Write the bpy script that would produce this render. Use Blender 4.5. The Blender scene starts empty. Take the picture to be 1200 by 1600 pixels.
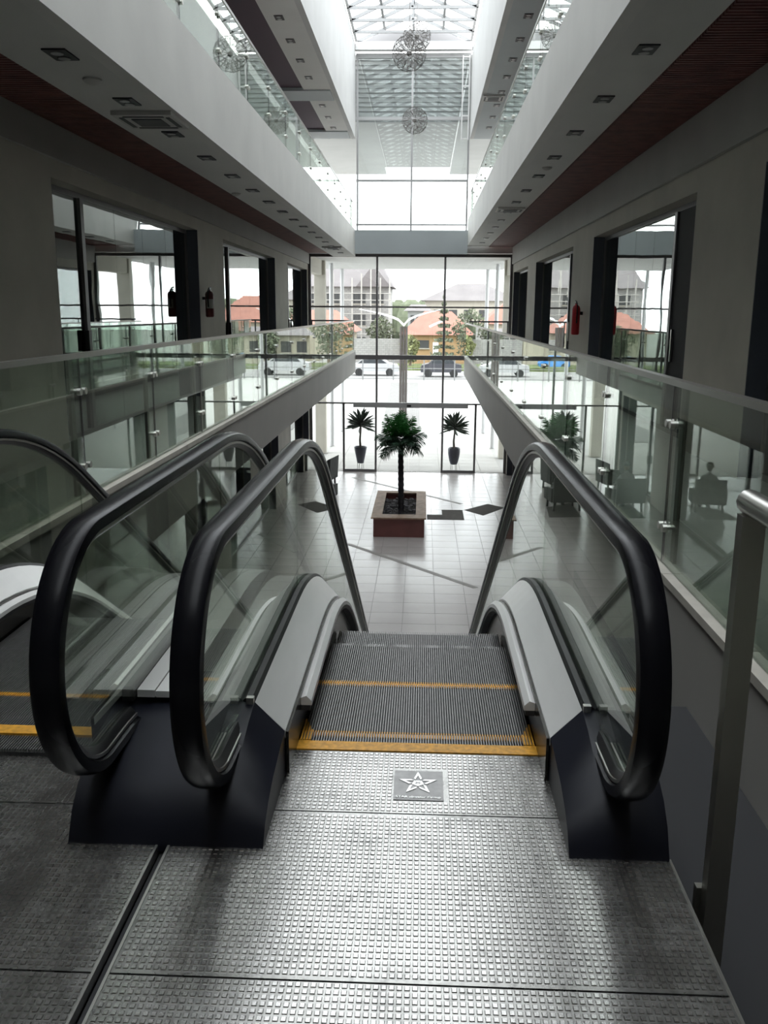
import bpy, math, random
from mathutils import Vector, Matrix
random.seed(7)
S = bpy.context.scene
COL = S.collection

# ------------------------------------------------------------------ camera
cam = bpy.data.cameras.new('camera')
co = bpy.data.objects.new('camera', cam); COL.objects.link(co); S.camera = co
F = 1400.0
cam.sensor_fit = 'HORIZONTAL'; cam.sensor_width = 36.0; cam.lens = F / 1200.0 * 36.0
cam.clip_start = 0.05; cam.clip_end = 1000
EYE = 1.5
yaw = math.radians(2.3874); pitch = math.radians(12.619); roll = math.radians(0.4)
right = Vector((math.cos(yaw), math.sin(yaw), 0)); f0 = Vector((-math.sin(yaw), math.cos(yaw), 0))
fwd = f0 * math.cos(pitch) - Vector((0, 0, 1)) * math.sin(pitch)
down = -Vector((0, 0, 1)) * math.cos(pitch) - f0 * math.sin(pitch)
rr = right * math.cos(roll) - down * math.sin(roll)
dd = right * math.sin(roll) + down * math.cos(roll)
M = Matrix((rr, -dd, -fwd)).transposed().to_4x4(); M.translation = Vector((0, 0, EYE))
co.matrix_world = M

# ------------------------------------------------------------------ world and exposure
W = bpy.data.worlds.new('world'); S.world = W; W.use_nodes = True
nt = W.node_tree; bgn = nt.nodes['Background']
tc = nt.nodes.new('ShaderNodeTexCoord'); sep = nt.nodes.new('ShaderNodeSeparateXYZ')
rmp = nt.nodes.new('ShaderNodeValToRGB')
nt.links.new(tc.outputs['Generated'], sep.inputs[0]); nt.links.new(sep.outputs['Z'], rmp.inputs[0])
rmp.color_ramp.elements[0].color = (0.86, 0.89, 0.90, 1); rmp.color_ramp.elements[0].position = 0.0
rmp.color_ramp.elements[1].color = (0.97, 0.985, 1.0, 1); rmp.color_ramp.elements[1].position = 0.5
nt.links.new(rmp.outputs[0], bgn.inputs['Color']); bgn.inputs['Strength'].default_value = 6.2
S.view_settings.view_transform = 'Standard'; S.view_settings.look = 'None'
S.view_settings.exposure = 0.0; S.view_settings.gamma = 1.0; S.view_settings.use_curve_mapping = False
S.cycles.max_bounces = 9; S.cycles.diffuse_bounces = 5; S.cycles.glossy_bounces = 5
S.cycles.transparent_max_bounces = 40; S.cycles.use_denoising = True
S.cycles.caustics_reflective = False; S.cycles.caustics_refractive = False
S.cycles.sample_clamp_indirect = 6.0

# ------------------------------------------------------------------ materials
def new_mat(name):
    m = bpy.data.materials.new(name); m.use_nodes = True
    return m, m.node_tree, m.node_tree.nodes['Principled BSDF']
def mat(name, col, rough=0.6, metal=0.0, var=0.0, scale=8.0, bump=0.0, bscale=60.0, stretch=None, spec=None, rvar=0.0):
    m, t, b = new_mat(name)
    b.inputs['Base Color'].default_value = (*col, 1); b.inputs['Roughness'].default_value = rough
    b.inputs['Metallic'].default_value = metal
    if spec is not None: b.inputs['Specular IOR Level'].default_value = spec
    if var or bump or rvar:
        c = t.nodes.new('ShaderNodeTexCoord'); mp = t.nodes.new('ShaderNodeMapping')
        t.links.new(c.outputs['Object'], mp.inputs[0])
        if stretch: mp.inputs['Scale'].default_value = stretch
    if var or rvar:
        n = t.nodes.new('ShaderNodeTexNoise'); n.inputs['Scale'].default_value = scale; n.inputs['Detail'].default_value = 6
        t.links.new(mp.outputs[0], n.inputs['Vector'])
        if var:
            r = t.nodes.new('ShaderNodeValToRGB')
            r.color_ramp.elements[0].position = 0.3; r.color_ramp.elements[1].position = 0.7
            r.color_ramp.elements[0].color = (*[max(0, x * (1 - var)) for x in col], 1)
            r.color_ramp.elements[1].color = (*[min(1, x * (1 + var)) for x in col], 1)
            t.links.new(n.outputs['Fac'], r.inputs[0]); t.links.new(r.outputs[0], b.inputs['Base Color'])
        if rvar:
            mr = t.nodes.new('ShaderNodeMapRange'); mr.inputs[3].default_value = rough - rvar; mr.inputs[4].default_value = rough + rvar
            t.links.new(n.outputs['Fac'], mr.inputs[0]); t.links.new(mr.outputs[0], b.inputs['Roughness'])
    if bump:
        n2 = t.nodes.new('ShaderNodeTexNoise'); n2.inputs['Scale'].default_value = bscale
        t.links.new(mp.outputs[0], n2.inputs['Vector'])
        bp = t.nodes.new('ShaderNodeBump'); bp.inputs['Strength'].default_value = bump; bp.inputs['Distance'].default_value = 0.01
        t.links.new(n2.outputs['Fac'], bp.inputs['Height']); t.links.new(bp.outputs[0], b.inputs['Normal'])
    return m
def glass(name, tint, r0=0.05, power=5.0, wav=0.0):
    """thin pane: tinted see-through plus an angle-dependent mirror reflection (Schlick)"""
    m = bpy.data.materials.new(name); m.use_nodes = True; t = m.node_tree; t.nodes.clear()
    out = t.nodes.new('ShaderNodeOutputMaterial'); mix = t.nodes.new('ShaderNodeMixShader')
    tr = t.nodes.new('ShaderNodeBsdfTransparent'); tr.inputs[0].default_value = (*tint, 1)
    gl = t.nodes.new('ShaderNodeBsdfGlossy'); gl.inputs['Roughness'].default_value = 0.0
    gl.inputs['Color'].default_value = (0.94, 0.96, 0.94, 1)
    g = t.nodes.new('ShaderNodeNewGeometry'); d = t.nodes.new('ShaderNodeVectorMath'); d.operation = 'DOT_PRODUCT'
    t.links.new(g.outputs['Incoming'], d.inputs[0]); t.links.new(g.outputs['Normal'], d.inputs[1])
    a = t.nodes.new('ShaderNodeMath'); a.operation = 'ABSOLUTE'; t.links.new(d.outputs['Value'], a.inputs[0])
    s = t.nodes.new('ShaderNodeMath'); s.operation = 'SUBTRACT'; s.inputs[0].default_value = 1.0; s.use_clamp = True
    t.links.new(a.outputs[0], s.inputs[1])
    p = t.nodes.new('ShaderNodeMath'); p.operation = 'POWER'; p.inputs[1].default_value = power; t.links.new(s.outputs[0], p.inputs[0])
    ma = t.nodes.new('ShaderNodeMath'); ma.operation = 'MULTIPLY_ADD'; ma.inputs[1].default_value = 1 - r0; ma.inputs[2].default_value = r0
    t.links.new(p.outputs[0], ma.inputs[0])
    t.links.new(ma.outputs[0], mix.inputs[0]); t.links.new(tr.outputs[0], mix.inputs[1]); t.links.new(gl.outputs[0], mix.inputs[2])
    if wav:
        c = t.nodes.new('ShaderNodeTexCoord'); n = t.nodes.new('ShaderNodeTexNoise'); n.inputs['Scale'].default_value = 0.9
        t.links.new(c.outputs['Object'], n.inputs['Vector'])
        bp = t.nodes.new('ShaderNodeBump'); bp.inputs['Strength'].default_value = wav; bp.inputs['Distance'].default_value = 0.02
        t.links.new(n.outputs['Fac'], bp.inputs['Height']); t.links.new(bp.outputs[0], gl.inputs['Normal'])
    t.links.new(mix.outputs[0], out.inputs[0])
    return m
def brick_mat(name, c1, c2, mortar, scale, bw=0.5, rh=0.25, ms=0.02, rough=0.8, axis='XZ'):
    m, t, b = new_mat(name); b.inputs['Roughness'].default_value = rough
    c = t.nodes.new('ShaderNodeTexCoord'); sp = t.nodes.new('ShaderNodeSeparateXYZ'); cb = t.nodes.new('ShaderNodeCombineXYZ')
    t.links.new(c.outputs['Object'], sp.inputs[0]); t.links.new(sp.outputs[axis[0]], cb.inputs[0]); t.links.new(sp.outputs[axis[1]], cb.inputs[1])
    k = t.nodes.new('ShaderNodeTexBrick'); k.inputs['Color1'].default_value = (*c1, 1); k.inputs['Color2'].default_value = (*c2, 1)
    k.inputs['Mortar'].default_value = (*mortar, 1); k.inputs['Scale'].default_value = scale; k.inputs['Mortar Size'].default_value = ms
    k.inputs['Brick Width'].default_value = bw; k.inputs['Row Height'].default_value = rh
    t.links.new(cb.outputs[0], k.inputs['Vector']); t.links.new(k.outputs['Color'], b.inputs['Base Color'])
    return m

K = {}
K['wall'] = mat('wall_plaster', (0.45, 0.425, 0.37), 0.75, var=0.08, scale=1.5)
K['white'] = mat('white_plaster', (0.55, 0.55, 0.54), 0.7, var=0.05, scale=1.2)
K['fascia'] = mat('fascia_plaster', (0.72, 0.71, 0.68), 0.65, var=0.06, scale=1.0)
K['lowfascia'] = mat('grey_fascia_paint', (0.36, 0.345, 0.32), 0.6, var=0.05, scale=1.0)
K['soffit'] = mat('soffit_plaster', (0.70, 0.695, 0.67), 0.7, var=0.05, scale=0.8)
K['band'] = mat('grey_bulkhead', (0.36, 0.35, 0.33), 0.7, var=0.05, scale=1.5)
K['red'] = mat('red_brown_slats', (0.17, 0.062, 0.055), 0.6, var=0.25, scale=5)
K['purple'] = mat('aubergine_ceiling', (0.085, 0.055, 0.075), 0.7)
K['bluegrey'] = mat('blue_grey_paint', (0.45, 0.49, 0.50), 0.6, var=0.04, scale=1.0)
K['dark'] = mat('dark_void', (0.02, 0.02, 0.022), 0.8)
K['jamb'] = mat('dark_jamb', (0.085, 0.095, 0.12), 0.45)
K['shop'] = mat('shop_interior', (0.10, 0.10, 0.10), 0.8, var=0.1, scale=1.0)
K['alu'] = mat('dark_aluminium', (0.17, 0.165, 0.165), 0.45, 0.3)
K['alu2'] = mat('grey_aluminium', (0.42, 0.42, 0.42), 0.45, 0.1)
K['whitemetal'] = mat('white_painted_steel', (0.70, 0.70, 0.69), 0.5, 0.0, var=0.04)
K['truss'] = mat('grey_painted_truss', (0.36, 0.36, 0.36), 0.6)
K['steel'] = mat('brushed_steel', (0.50, 0.49, 0.46), 0.30, 1.0)
K['railsteel'] = mat('dull_rail_steel', (0.30, 0.29, 0.27), 0.35, 0.9)
K['steeldark'] = mat('dull_steel', (0.30, 0.29, 0.26), 0.4, 0.9, rvar=0.1, scale=12)
K['deck'] = mat('brushed_deck_aluminium', (0.82, 0.81, 0.79), 0.36, 0.25, rvar=0.06, scale=12, var=0.04, stretch=(1, 0.2, 1))
K['rubber'] = mat('black_rubber', (0.006, 0.006, 0.008), 0.27, 0.0, spec=0.13)
K['track'] = mat('handrail_track', (0.03, 0.03, 0.032), 0.35, 0.4)
K['navy'] = mat('navy_black_steel', (0.008, 0.009, 0.016), 0.45, 0.0, var=0.15, scale=4, spec=0.3)
K['skirt'] = mat('dark_skirt_panel', (0.06, 0.055, 0.05), 0.25, 0.8)
K['tread'] = mat('tread_metal', (0.19, 0.185, 0.18), 0.42, 0.7, var=0.15, scale=40)
K['treadlow'] = mat('tread_groove', (0.03, 0.03, 0.03), 0.7, 0.2)
K['yellow'] = mat('yellow_paint', (0.62, 0.30, 0.025), 0.5, var=0.25, scale=50)
K['tile'] = mat('cream_floor_tile', (0.465, 0.432, 0.415), 0.24, var=0.05, scale=1.3, rvar=0.08)
K['grout'] = mat('grout', (0.22, 0.21, 0.20), 0.8)
K['greytile'] = mat('grey_inlay_tile', (0.075, 0.068, 0.06), 0.75, var=0.15, scale=6, spec=0.15)
K['inlay'] = mat('taupe_inlay_strip', (0.27, 0.255, 0.235), 0.5, spec=0.3)
K['kerb'] = mat('beige_stone_kerb', (0.52, 0.49, 0.43), 0.5, var=0.1, scale=6)
K['walk'] = mat('walkway_tile', (0.42, 0.41, 0.38), 0.3, var=0.06, scale=2)
K['black'] = mat('black_plastic', (0.012, 0.012, 0.013), 0.45)
K['lamp'] = mat('lamp_lens_off', (0.35, 0.35, 0.34), 0.3)
K['acwhite'] = mat('off_white_plastic', (0.55, 0.54, 0.51), 0.5)
K['acdark'] = mat('vent_slot', (0.07, 0.07, 0.07), 0.6)
K['extred'] = mat('extinguisher_red', (0.45, 0.02, 0.03), 0.3)
K['extdark'] = mat('extinguisher_dark_red', (0.10, 0.018, 0.02), 0.35)
K['label'] = mat('paper_label', (0.42, 0.42, 0.38), 0.6)
K['planter'] = mat('maroon_tiles', (0.16, 0.055, 0.05), 0.3, var=0.15, scale=3)
K['rim'] = mat('tan_stone_rim', (0.29, 0.195, 0.13), 0.6, var=0.3, scale=7)
K['soil'] = mat('soil', (0.03, 0.026, 0.024), 0.95, bump=0.6)
K['rock'] = mat('dark_rocks', (0.09, 0.085, 0.09), 0.8, var=0.5, scale=6)
K['paper'] = mat('white_offcut', (0.7, 0.7, 0.68), 0.6)
K['bark'] = mat('dark_palm_trunk', (0.025, 0.022, 0.026), 0.85, var=0.4, scale=12, bump=0.8, bscale=30)
K['stem'] = mat('grey_brown_stem', (0.10, 0.085, 0.065), 0.85, var=0.3, scale=14)
K['frond'] = mat('palm_leaf_green', (0.04, 0.17, 0.04), 0.4, var=0.4, scale=3)
K['frond2'] = mat('palm_leaf_dark', (0.022, 0.05, 0.028), 0.45, var=0.4, scale=3)
K['yucca'] = mat('dark_yucca_leaf', (0.022, 0.045, 0.025), 0.4, var=0.4, scale=5)
K['pot'] = mat('blue_black_pot', (0.02, 0.022, 0.045), 0.35)
K['chair'] = mat('dark_grey_upholstery', (0.055, 0.06, 0.06), 0.8, var=0.15, scale=10)
K['chairred'] = mat('orange_red_upholstery', (0.35, 0.08, 0.04), 0.8, var=0.15, scale=10)
K['skin'] = mat('brown_skin', (0.12, 0.06, 0.035), 0.55)
K['shirt'] = mat('grey_shirt', (0.25, 0.26, 0.27), 0.8)
K['trouser'] = mat('dark_trousers', (0.03, 0.03, 0.035), 0.8)
K['hair'] = mat('black_hair', (0.01, 0.01, 0.01), 0.7)
K['ground'] = mat('pale_concrete_paving', (0.32, 0.315, 0.30), 0.85, var=0.06, scale=0.4)
K['slab'] = mat('pale_paving_slab', (0.34, 0.33, 0.31), 0.7, var=0.08, scale=0.7)
K['strip'] = brick_mat('grey_paver_strip', (0.12, 0.115, 0.11), (0.15, 0.145, 0.135), (0.19, 0.185, 0.18), 2.0, axis='XY')
K['road'] = mat('road_concrete', (0.22, 0.215, 0.21), 0.9, var=0.1, scale=0.3)
K['grass'] = mat('verge_grass', (0.11, 0.135, 0.05), 0.95, var=0.3, scale=1.5)
K['block'] = brick_mat('grey_blockwork', (0.25, 0.24, 0.23), (0.30, 0.29, 0.275), (0.19, 0.185, 0.18), 1.0, 0.45, 0.22, 0.02)
K['opening'] = mat('dark_opening', (0.06, 0.06, 0.06), 0.9)
K['roofbrown'] = mat('grey_brown_roof', (0.155, 0.14, 0.14), 0.8, var=0.1, scale=0.6)
K['roofred'] = mat('terracotta_roof', (0.26, 0.115, 0.085), 0.8, var=0.12, scale=1)  # outdoor haze put into the colour: muted roof and wall tones
K['orange'] = mat('orange_wall_paint', (0.36, 0.235, 0.12), 0.85)
K['beige'] = mat('beige_render', (0.36, 0.33, 0.28), 0.85)
K['cream'] = mat('cream_render', (0.36, 0.33, 0.26), 0.85)
K['scaffold'] = mat('pale_scaffold_poles', (0.34, 0.325, 0.30), 0.7)
K['tree'] = mat('grey_green_foliage', (0.11, 0.125, 0.08), 0.9, var=0.25, scale=1)  # greyed foliage colour stands in for outdoor haze
K['tree2'] = mat('yellow_green_foliage', (0.20, 0.21, 0.09), 0.9, var=0.3, scale=1)
K['trunk'] = mat('tree_bark', (0.15, 0.11, 0.08), 0.9)
K['lampmast'] = mat('brown_grey_mast', (0.06, 0.05, 0.045), 0.7)
K['carsilver'] = mat('silver_car_paint', (0.42, 0.42, 0.43), 0.3, 0.5)
K['cardark'] = mat('dark_car_paint', (0.06, 0.06, 0.07), 0.3, 0.4)
K['carblue'] = mat('blue_car_paint', (0.05, 0.25, 0.65), 0.3, 0.2)
K['carglass'] = mat('car_glass', (0.03, 0.035, 0.04), 0.1)
K['tyre'] = mat('tyre', (0.02, 0.02, 0.02), 0.9)
K['fence'] = mat('grey_fence_steel', (0.18, 0.18, 0.18), 0.6, 0.3)
K['canopy'] = mat('canopy_soffit_paint', (0.50, 0.50, 0.49), 0.7)
K['clad'] = mat('plain_grey_sheet', (0.33, 0.34, 0.33), 0.6, var=0.06, scale=1)
K['clad2'] = mat('dark_grey_roof_sheet', (0.25, 0.25, 0.255), 0.6)
K['wire'] = mat('chandelier_wire', (0.20, 0.19, 0.18), 0.4, 0.7)
K['plate'] = mat('cast_badge_plate', (0.30, 0.295, 0.29), 0.45, 0.7, var=0.12, scale=30)
K['star'] = mat('bright_badge_relief', (0.82, 0.81, 0.79), 0.30, 0.7)
K['gl_rail'] = glass('balustrade_glass', (0.80, 0.86, 0.81), 0.07, 4.5)
K['gl_esc'] = glass('escalator_glass', (0.76, 0.80, 0.75), 0.07, 4.5)
K['gl_shop'] = glass('tinted_shop_glass', (0.38, 0.45, 0.45), 0.16, 3.5, wav=0.08)
K['gl_clear'] = glass('clear_facade_glass', (0.93, 0.95, 0.95), 0.05, 5.0)
K['gl_roof'] = glass('roof_glass', (0.93, 0.95, 0.96), 0.04, 5.0)

# landing plate metal: scuffed aluminium with grime between the pads
def plate_material(name, base, rough, dirt):
    m, t, b = new_mat(name)
    b.inputs['Metallic'].default_value = 0.95
    c = t.nodes.new('ShaderNodeTexCoord')
    n = t.nodes.new('ShaderNodeTexNoise'); n.inputs['Scale'].default_value = 5.0; n.inputs['Detail'].default_value = 8; n.inputs['Roughness'].default_value = 0.7
    n2 = t.nodes.new('ShaderNodeTexNoise'); n2.inputs['Scale'].default_value = 45.0; n2.inputs['Detail'].default_value = 4
    t.links.new(c.outputs['Object'], n.inputs['Vector']); t.links.new(c.outputs['Object'], n2.inputs['Vector'])
    mul = t.nodes.new('ShaderNodeMath'); mul.operation = 'MULTIPLY'
    t.links.new(n.outputs['Fac'], mul.inputs[0]); t.links.new(n2.outputs['Fac'], mul.inputs[1])
    r = t.nodes.new('ShaderNodeValToRGB'); r.color_ramp.elements[0].position = 0.14; r.color_ramp.elements[1].position = 0.24
    r.color_ramp.elements[0].color = (*[x * dirt for x in base], 1); r.color_ramp.elements[1].color = (*base, 1)
    t.links.new(mul.outputs[0], r.inputs[0]); t.links.new(r.outputs[0], b.inputs['Base Color'])
    mr = t.nodes.new('ShaderNodeMapRange'); mr.inputs[1].default_value = 0.3; mr.inputs[2].default_value = 0.7
    mr.inputs[3].default_value = rough + 0.08; mr.inputs[4].default_value = rough - 0.06
    t.links.new(n.outputs['Fac'], mr.inputs[0]); t.links.new(mr.outputs[0], b.inputs['Roughness'])
    bp = t.nodes.new('ShaderNodeBump'); bp.inputs['Strength'].default_value = 0.12; bp.inputs['Distance'].default_value = 0.002
    t.links.new(n2.outputs['Fac'], bp.inputs['Height']); t.links.new(bp.outputs[0], b.inputs['Normal'])
    return m
K['pad'] = plate_material('landing_pad_metal', (0.50, 0.49, 0.475), 0.23, 0.72)
K['padbase'] = plate_material('landing_plate_metal', (0.34, 0.335, 0.32), 0.27, 0.7)

# ------------------------------------------------------------------ mesh helpers
class MB:
    def __init__(s): s.v = []; s.f = []
    def add(s, vs, fs):
        o = len(s.v); s.v += [tuple(p) for p in vs]; s.f += [tuple(i + o for i in f) for f in fs]; return s
    def box(s, x0, x1, y0, y1, z0, z1):
        return s.add([(x0, y0, z0), (x1, y0, z0), (x1, y1, z0), (x0, y1, z0), (x0, y0, z1), (x1, y0, z1), (x1, y1, z1), (x0, y1, z1)],
                     [(3, 2, 1, 0), (4, 5, 6, 7), (0, 1, 5, 4), (1, 2, 6, 5), (2, 3, 7, 6), (3, 0, 4, 7)])
    def bar(s, a, b, w, h=None, up=(0, 0, 1)):
        h = h or w; a = Vector(a); b = Vector(b); d = (b - a).normalized(); u = Vector(up)
        if abs(d.dot(u)) > 0.98: u = Vector((0, 1, 0))
        r = d.cross(u).normalized(); u = r.cross(d).normalized(); r = r * w / 2; u = u * h / 2
        return s.add([a - r - u, a + r - u, a + r + u, a - r + u, b - r - u, b + r - u, b + r + u, b - r + u],
                     [(0, 1, 2, 3), (7, 6, 5, 4), (0, 4, 5, 1), (1, 5, 6, 2), (2, 6, 7, 3), (3, 7, 4, 0)])
    def tube(s, pts, rad, n=8, cap=True):
        pts = [Vector(p) for p in pts]; rs = rad if isinstance(rad, (list, tuple)) else [rad] * len(pts)
        o = len(s.v); prev = None
        for i, p in enumerate(pts):
            d = (pts[min(i + 1, len(pts) - 1)] - pts[max(i - 1, 0)]).normalized()
            if prev is None:
                u = Vector((0, 0, 1)) if abs(d.z) < 0.9 else Vector((1, 0, 0))
            else: u = prev
            r = d.cross(u).normalized(); u = r.cross(d).normalized(); prev = u
            for k in range(n):
                a = 2 * math.pi * k / n; s.v.append(tuple(p + (r * math.cos(a) + u * math.sin(a)) * rs[i]))
        for i in range(len(pts) - 1):
            for k in range(n):
                a = o + i * n + k; b = o + i * n + (k + 1) % n
                s.f.append((a, b, b + n, a + n))
        if cap:
            s.f.append(tuple(o + k for k in range(n))[::-1]); s.f.append(tuple(o + (len(pts) - 1) * n + k for k in range(n)))
        return s
    def lathe(s, prof, cx, cy, n=16, cz=0):
        o = len(s.v)
        for r, z in prof:
            for k in range(n):
                a = 2 * math.pi * k / n; s.v.append((cx + r * math.cos(a), cy + r * math.sin(a), cz + z))
        for i in range(len(prof) - 1):
            for k in range(n):
                a = o + i * n + k; b = o + i * n + (k + 1) % n; s.f.append((a, b, b + n, a + n))
        s.f.append(tuple(o + k for k in range(n))[::-1]); s.f.append(tuple(o + (len(prof) - 1) * n + k for k in range(n)))
        return s
    def prism_x(s, poly, x0, x1):
        n = len(poly); vs = [(x0, y, z) for y, z in poly] + [(x1, y, z) for y, z in poly]
        return s.add(vs, [tuple(range(n)), tuple(range(2 * n - 1, n - 1, -1))] + [(i, i + n, (i + 1) % n + n, (i + 1) % n) for i in range(n)])
    def prism_z(s, poly, z0, z1):
        n = len(poly); vs = [(x, y, z0) for x, y in poly] + [(x, y, z1) for x, y in poly]
        return s.add(vs, [tuple(range(n - 1, -1, -1)), tuple(range(n, 2 * n))] + [(i, (i + 1) % n, (i + 1) % n + n, i + n) for i in range(n)])
    def prism_y(s, poly, y0, y1):
        n = len(poly); vs = [(x, y0, z) for x, z in poly] + [(x, y1, z) for x, z in poly]
        return s.add(vs, [tuple(range(n)), tuple(range(2 * n - 1, n - 1, -1))] + [(i, i + n, (i + 1) % n + n, (i + 1) % n) for i in range(n)])
    def sweep(s, path, sec):
        """path of (y,z); closed section of (x, n) with n along the outward normal"""
        o = len(s.v); m = len(sec)
        for i, (y, z) in enumerate(path):
            a = path[max(i - 1, 0)]; b = path[min(i + 1, len(path) - 1)]
            ty, tz = b[0] - a[0], b[1] - a[1]; L = math.hypot(ty, tz) or 1; ty /= L; tz /= L
            for x, n in sec: s.v.append((x, y - tz * n, z + ty * n))
        for i in range(len(path) - 1):
            for k in range(m):
                a = o + i * m + k; b = o + i * m + (k + 1) % m; s.f.append((a, b, b + m, a + m))
        s.f.append(tuple(o + k for k in range(m))[::-1]); s.f.append(tuple(o + (len(path) - 1) * m + k for k in range(m)))
        return s
    def mesh(s, name, m, smooth=False):
        me = bpy.data.meshes.new(name); me.from_pydata(s.v, [], s.f); me.materials.append(m)
        import bmesh
        bm = bmesh.new(); bm.from_mesh(me); bmesh.ops.recalc_face_normals(bm, faces=bm.faces); bm.to_mesh(me); bm.free()
        if smooth:
            for p in me.polygons: p.use_smooth = True
            try: me.set_sharp_from_angle(angle=math.radians(40))
            except Exception: pass
        return me
    def build(s, name, m, parent=None, smooth=False, kind=None):
        return link(name, s.mesh(name, m, smooth), parent, kind)
def link(name, me, parent=None, kind=None, loc=None):
    o = bpy.data.objects.new(name, me); COL.objects.link(o)
    if parent is not None:
        o.parent = parent
        base = parent
        tot = Vector(base.location)
        while base.parent is not None: base = base.parent; tot += Vector(base.location)
        o.location = Vector(loc if loc is not None else (0, 0, 0)) - tot
    elif loc is not None: o.location = loc
    if kind: o['kind'] = kind
    return o
def thing(name, label, cat, loc=(0, 0, 0), group=None, kind=None):
    o = bpy.data.objects.new(name, None); COL.objects.link(o); o.location = loc; o.empty_display_size = 0.1
    if kind: o['kind'] = kind
    return tag(o, label, cat, group)
def tag(o, label, cat=None, group=None):
    o['label'] = label
    if cat: o['category'] = cat
    if group: o['group'] = group
    return o
def struct(name, mb, m, label=None, cat='structure', parent=None):
    o = mb.build(name, m, parent)
    o['kind'] = 'structure'
    if parent is None: o['label'] = label; o['category'] = cat
    return o
def recenter(o):
    """move a top-level mesh's origin to the centre of its base"""
    me = o.data; xs = [v.co.x for v in me.vertices]; ys = [v.co.y for v in me.vertices]; zs = [v.co.z for v in me.vertices]
    c = Vector(((min(xs) + max(xs)) / 2, (min(ys) + max(ys)) / 2, min(zs)))
    me.transform(Matrix.Translation(-c)); o.location = o.location + c
    return o
def clone(root, dx, dy, dz, label=None):
    c = root.copy(); COL.objects.link(c); c.location = Vector(root.location) + Vector((dx, dy, dz))
    if label: c['label'] = label
    for ch in root.children:
        k = ch.copy(); COL.objects.link(k); k.parent = c
        for g in ch.children:
            q = g.copy(); COL.objects.link(q); q.parent = k
    return c
ORD = ['nearest', 'second', 'third', 'fourth', 'fifth', 'sixth', 'seventh', 'eighth', 'ninth', 'tenth', 'eleventh', 'twelfth', 'thirteenth',
       'fourteenth', 'fifteenth', 'sixteenth', 'seventeenth', 'eighteenth', 'nineteenth', 'twentieth']

# ------------------------------------------------------------------ main dimensions
XL, XR = -2.3, 1.4            # faces of the balcony edges along the atrium
WL, WR = -3.9, 2.95           # shop walls
YF = 31.0                     # glass facade
YB = -7.0                     # back of the hall
ZL = -4.0                     # lower floor
SL, SR = 3.28, 3.62           # soffits of the upper balcony, left / right
TL, TR = 4.12, 4.47           # tops of the upper balcony edge
TH = 6.95                     # soffit of the third level

# ------------------------------------------------------------------ structure: walls with shop openings
OPL = [(1.5, 7.7), (9.7, 15.9), (17.9, 24.1), (26.3, 30.7)]
OPR = [(2.3, 8.39), (10.4, 16.46), (18.65, 24.7), (26.6, 30.7)]
def side_wall(name, xf, sgn, ops, z0, z1, head, label):
    """wall slab 0.30 thick behind its face xf with door-high openings"""
    mb = MB(); xa, xb = sorted((xf, xf + sgn * 0.30)); y = YB
    for a, b in ops:
        mb.box(xa, xb, y, a, z0, z1); mb.box(xa, xb, a, b, head, z1); y = b
    mb.box(xa, xb, y, YF + 0.1, z0, z1)
    return struct(name, mb, K['wall'], label, 'wall')
side_wall('wall_left', WL, -1, OPL, 0.0, 3.45, 2.84, 'grey plaster wall with shop openings behind the left walkway')
side_wall('wall_right', WR, 1, OPR, 0.0, 3.75, 2.79, 'grey plaster wall with shop openings behind the right walkway')
side_wall('wall_lower_left', WL, -1, OPL, ZL, -0.45, -1.2, 'ground floor wall with shopfronts under the left walkway')
side_wall('wall_lower_right', WR, 1, OPR, ZL, -0.74, -1.2, 'ground floor wall with shopfronts under the right walkway')
side_wall('wall_upper_left', WL, -1, [], 4.1, TH, 0, 'pale upper floor wall behind the left upper walkway')
side_wall('wall_upper_right', WR, 1, [], 4.1, TH, 0, 'pale upper floor wall behind the right upper walkway')
for n in ('wall_upper_left', 'wall_upper_right'):
    bpy.data.objects[n].data.materials[0] = K['white']
struct('wall_back', MB().box(-7.5, 6.5, YB - 0.2, YB, ZL, 9.8), K['wall'], 'plain wall closing the hall behind the viewer', 'wall')
# dark shop rooms behind the glass
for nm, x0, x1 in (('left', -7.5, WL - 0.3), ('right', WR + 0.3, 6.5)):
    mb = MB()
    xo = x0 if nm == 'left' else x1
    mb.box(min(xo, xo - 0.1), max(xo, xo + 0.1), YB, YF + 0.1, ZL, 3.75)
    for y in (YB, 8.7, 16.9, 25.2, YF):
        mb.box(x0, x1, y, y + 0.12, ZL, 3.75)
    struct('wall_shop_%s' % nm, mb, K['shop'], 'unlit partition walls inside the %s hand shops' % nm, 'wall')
# walkway slabs and their edge beams
def slab(name, x0, x1, z0, z1, m, label, y0=YB, y1=YF - 0.05):
    return struct(name, MB().box(x0, x1, y0, y1, z0, z1), m, label, 'floor')
slab('floor_walkway_left', -7.5, XL - 0.12, -0.45, 0.0, K['walk'], 'tiled walkway floor along the left shops')
slab('floor_walkway_right', XR + 0.12, 6.5, -0.74, 0.0, K['walk'], 'tiled walkway floor along the right shops')
def edge_beam(name, xface, sgn, z0, z1, m, label, y0=YB, zend=None, y1=YF - 0.05):
    mb = MB(); xa, xb = sorted((xface, xface + sgn * 0.12)); ze = zend if zend is not None else z0
    mb.prism_x([(y0, z0), (14, z0), (y1, ze), (y1, z1), (y0, z1)], xa, xb)
    return struct(name, mb, m, label, 'beam')
edge_beam('balcony_edge', XL, -1, -0.45, 0.17, K['lowfascia'], 'grey edge beam under the left glass balustrade', zend=-0.52)
edge_beam('balcony_edge', XR, 1, -0.76, 0.0, K['lowfascia'], 'grey edge beam under the right glass balustrade', zend=-0.58)
mb = MB().box(XR + 0.02, XR + 0.12, YB, 8.0, -1.5, -0.76); struct('trim_1', mb, K['dark'], 'black band below the right edge beam', 'trim')
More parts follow.
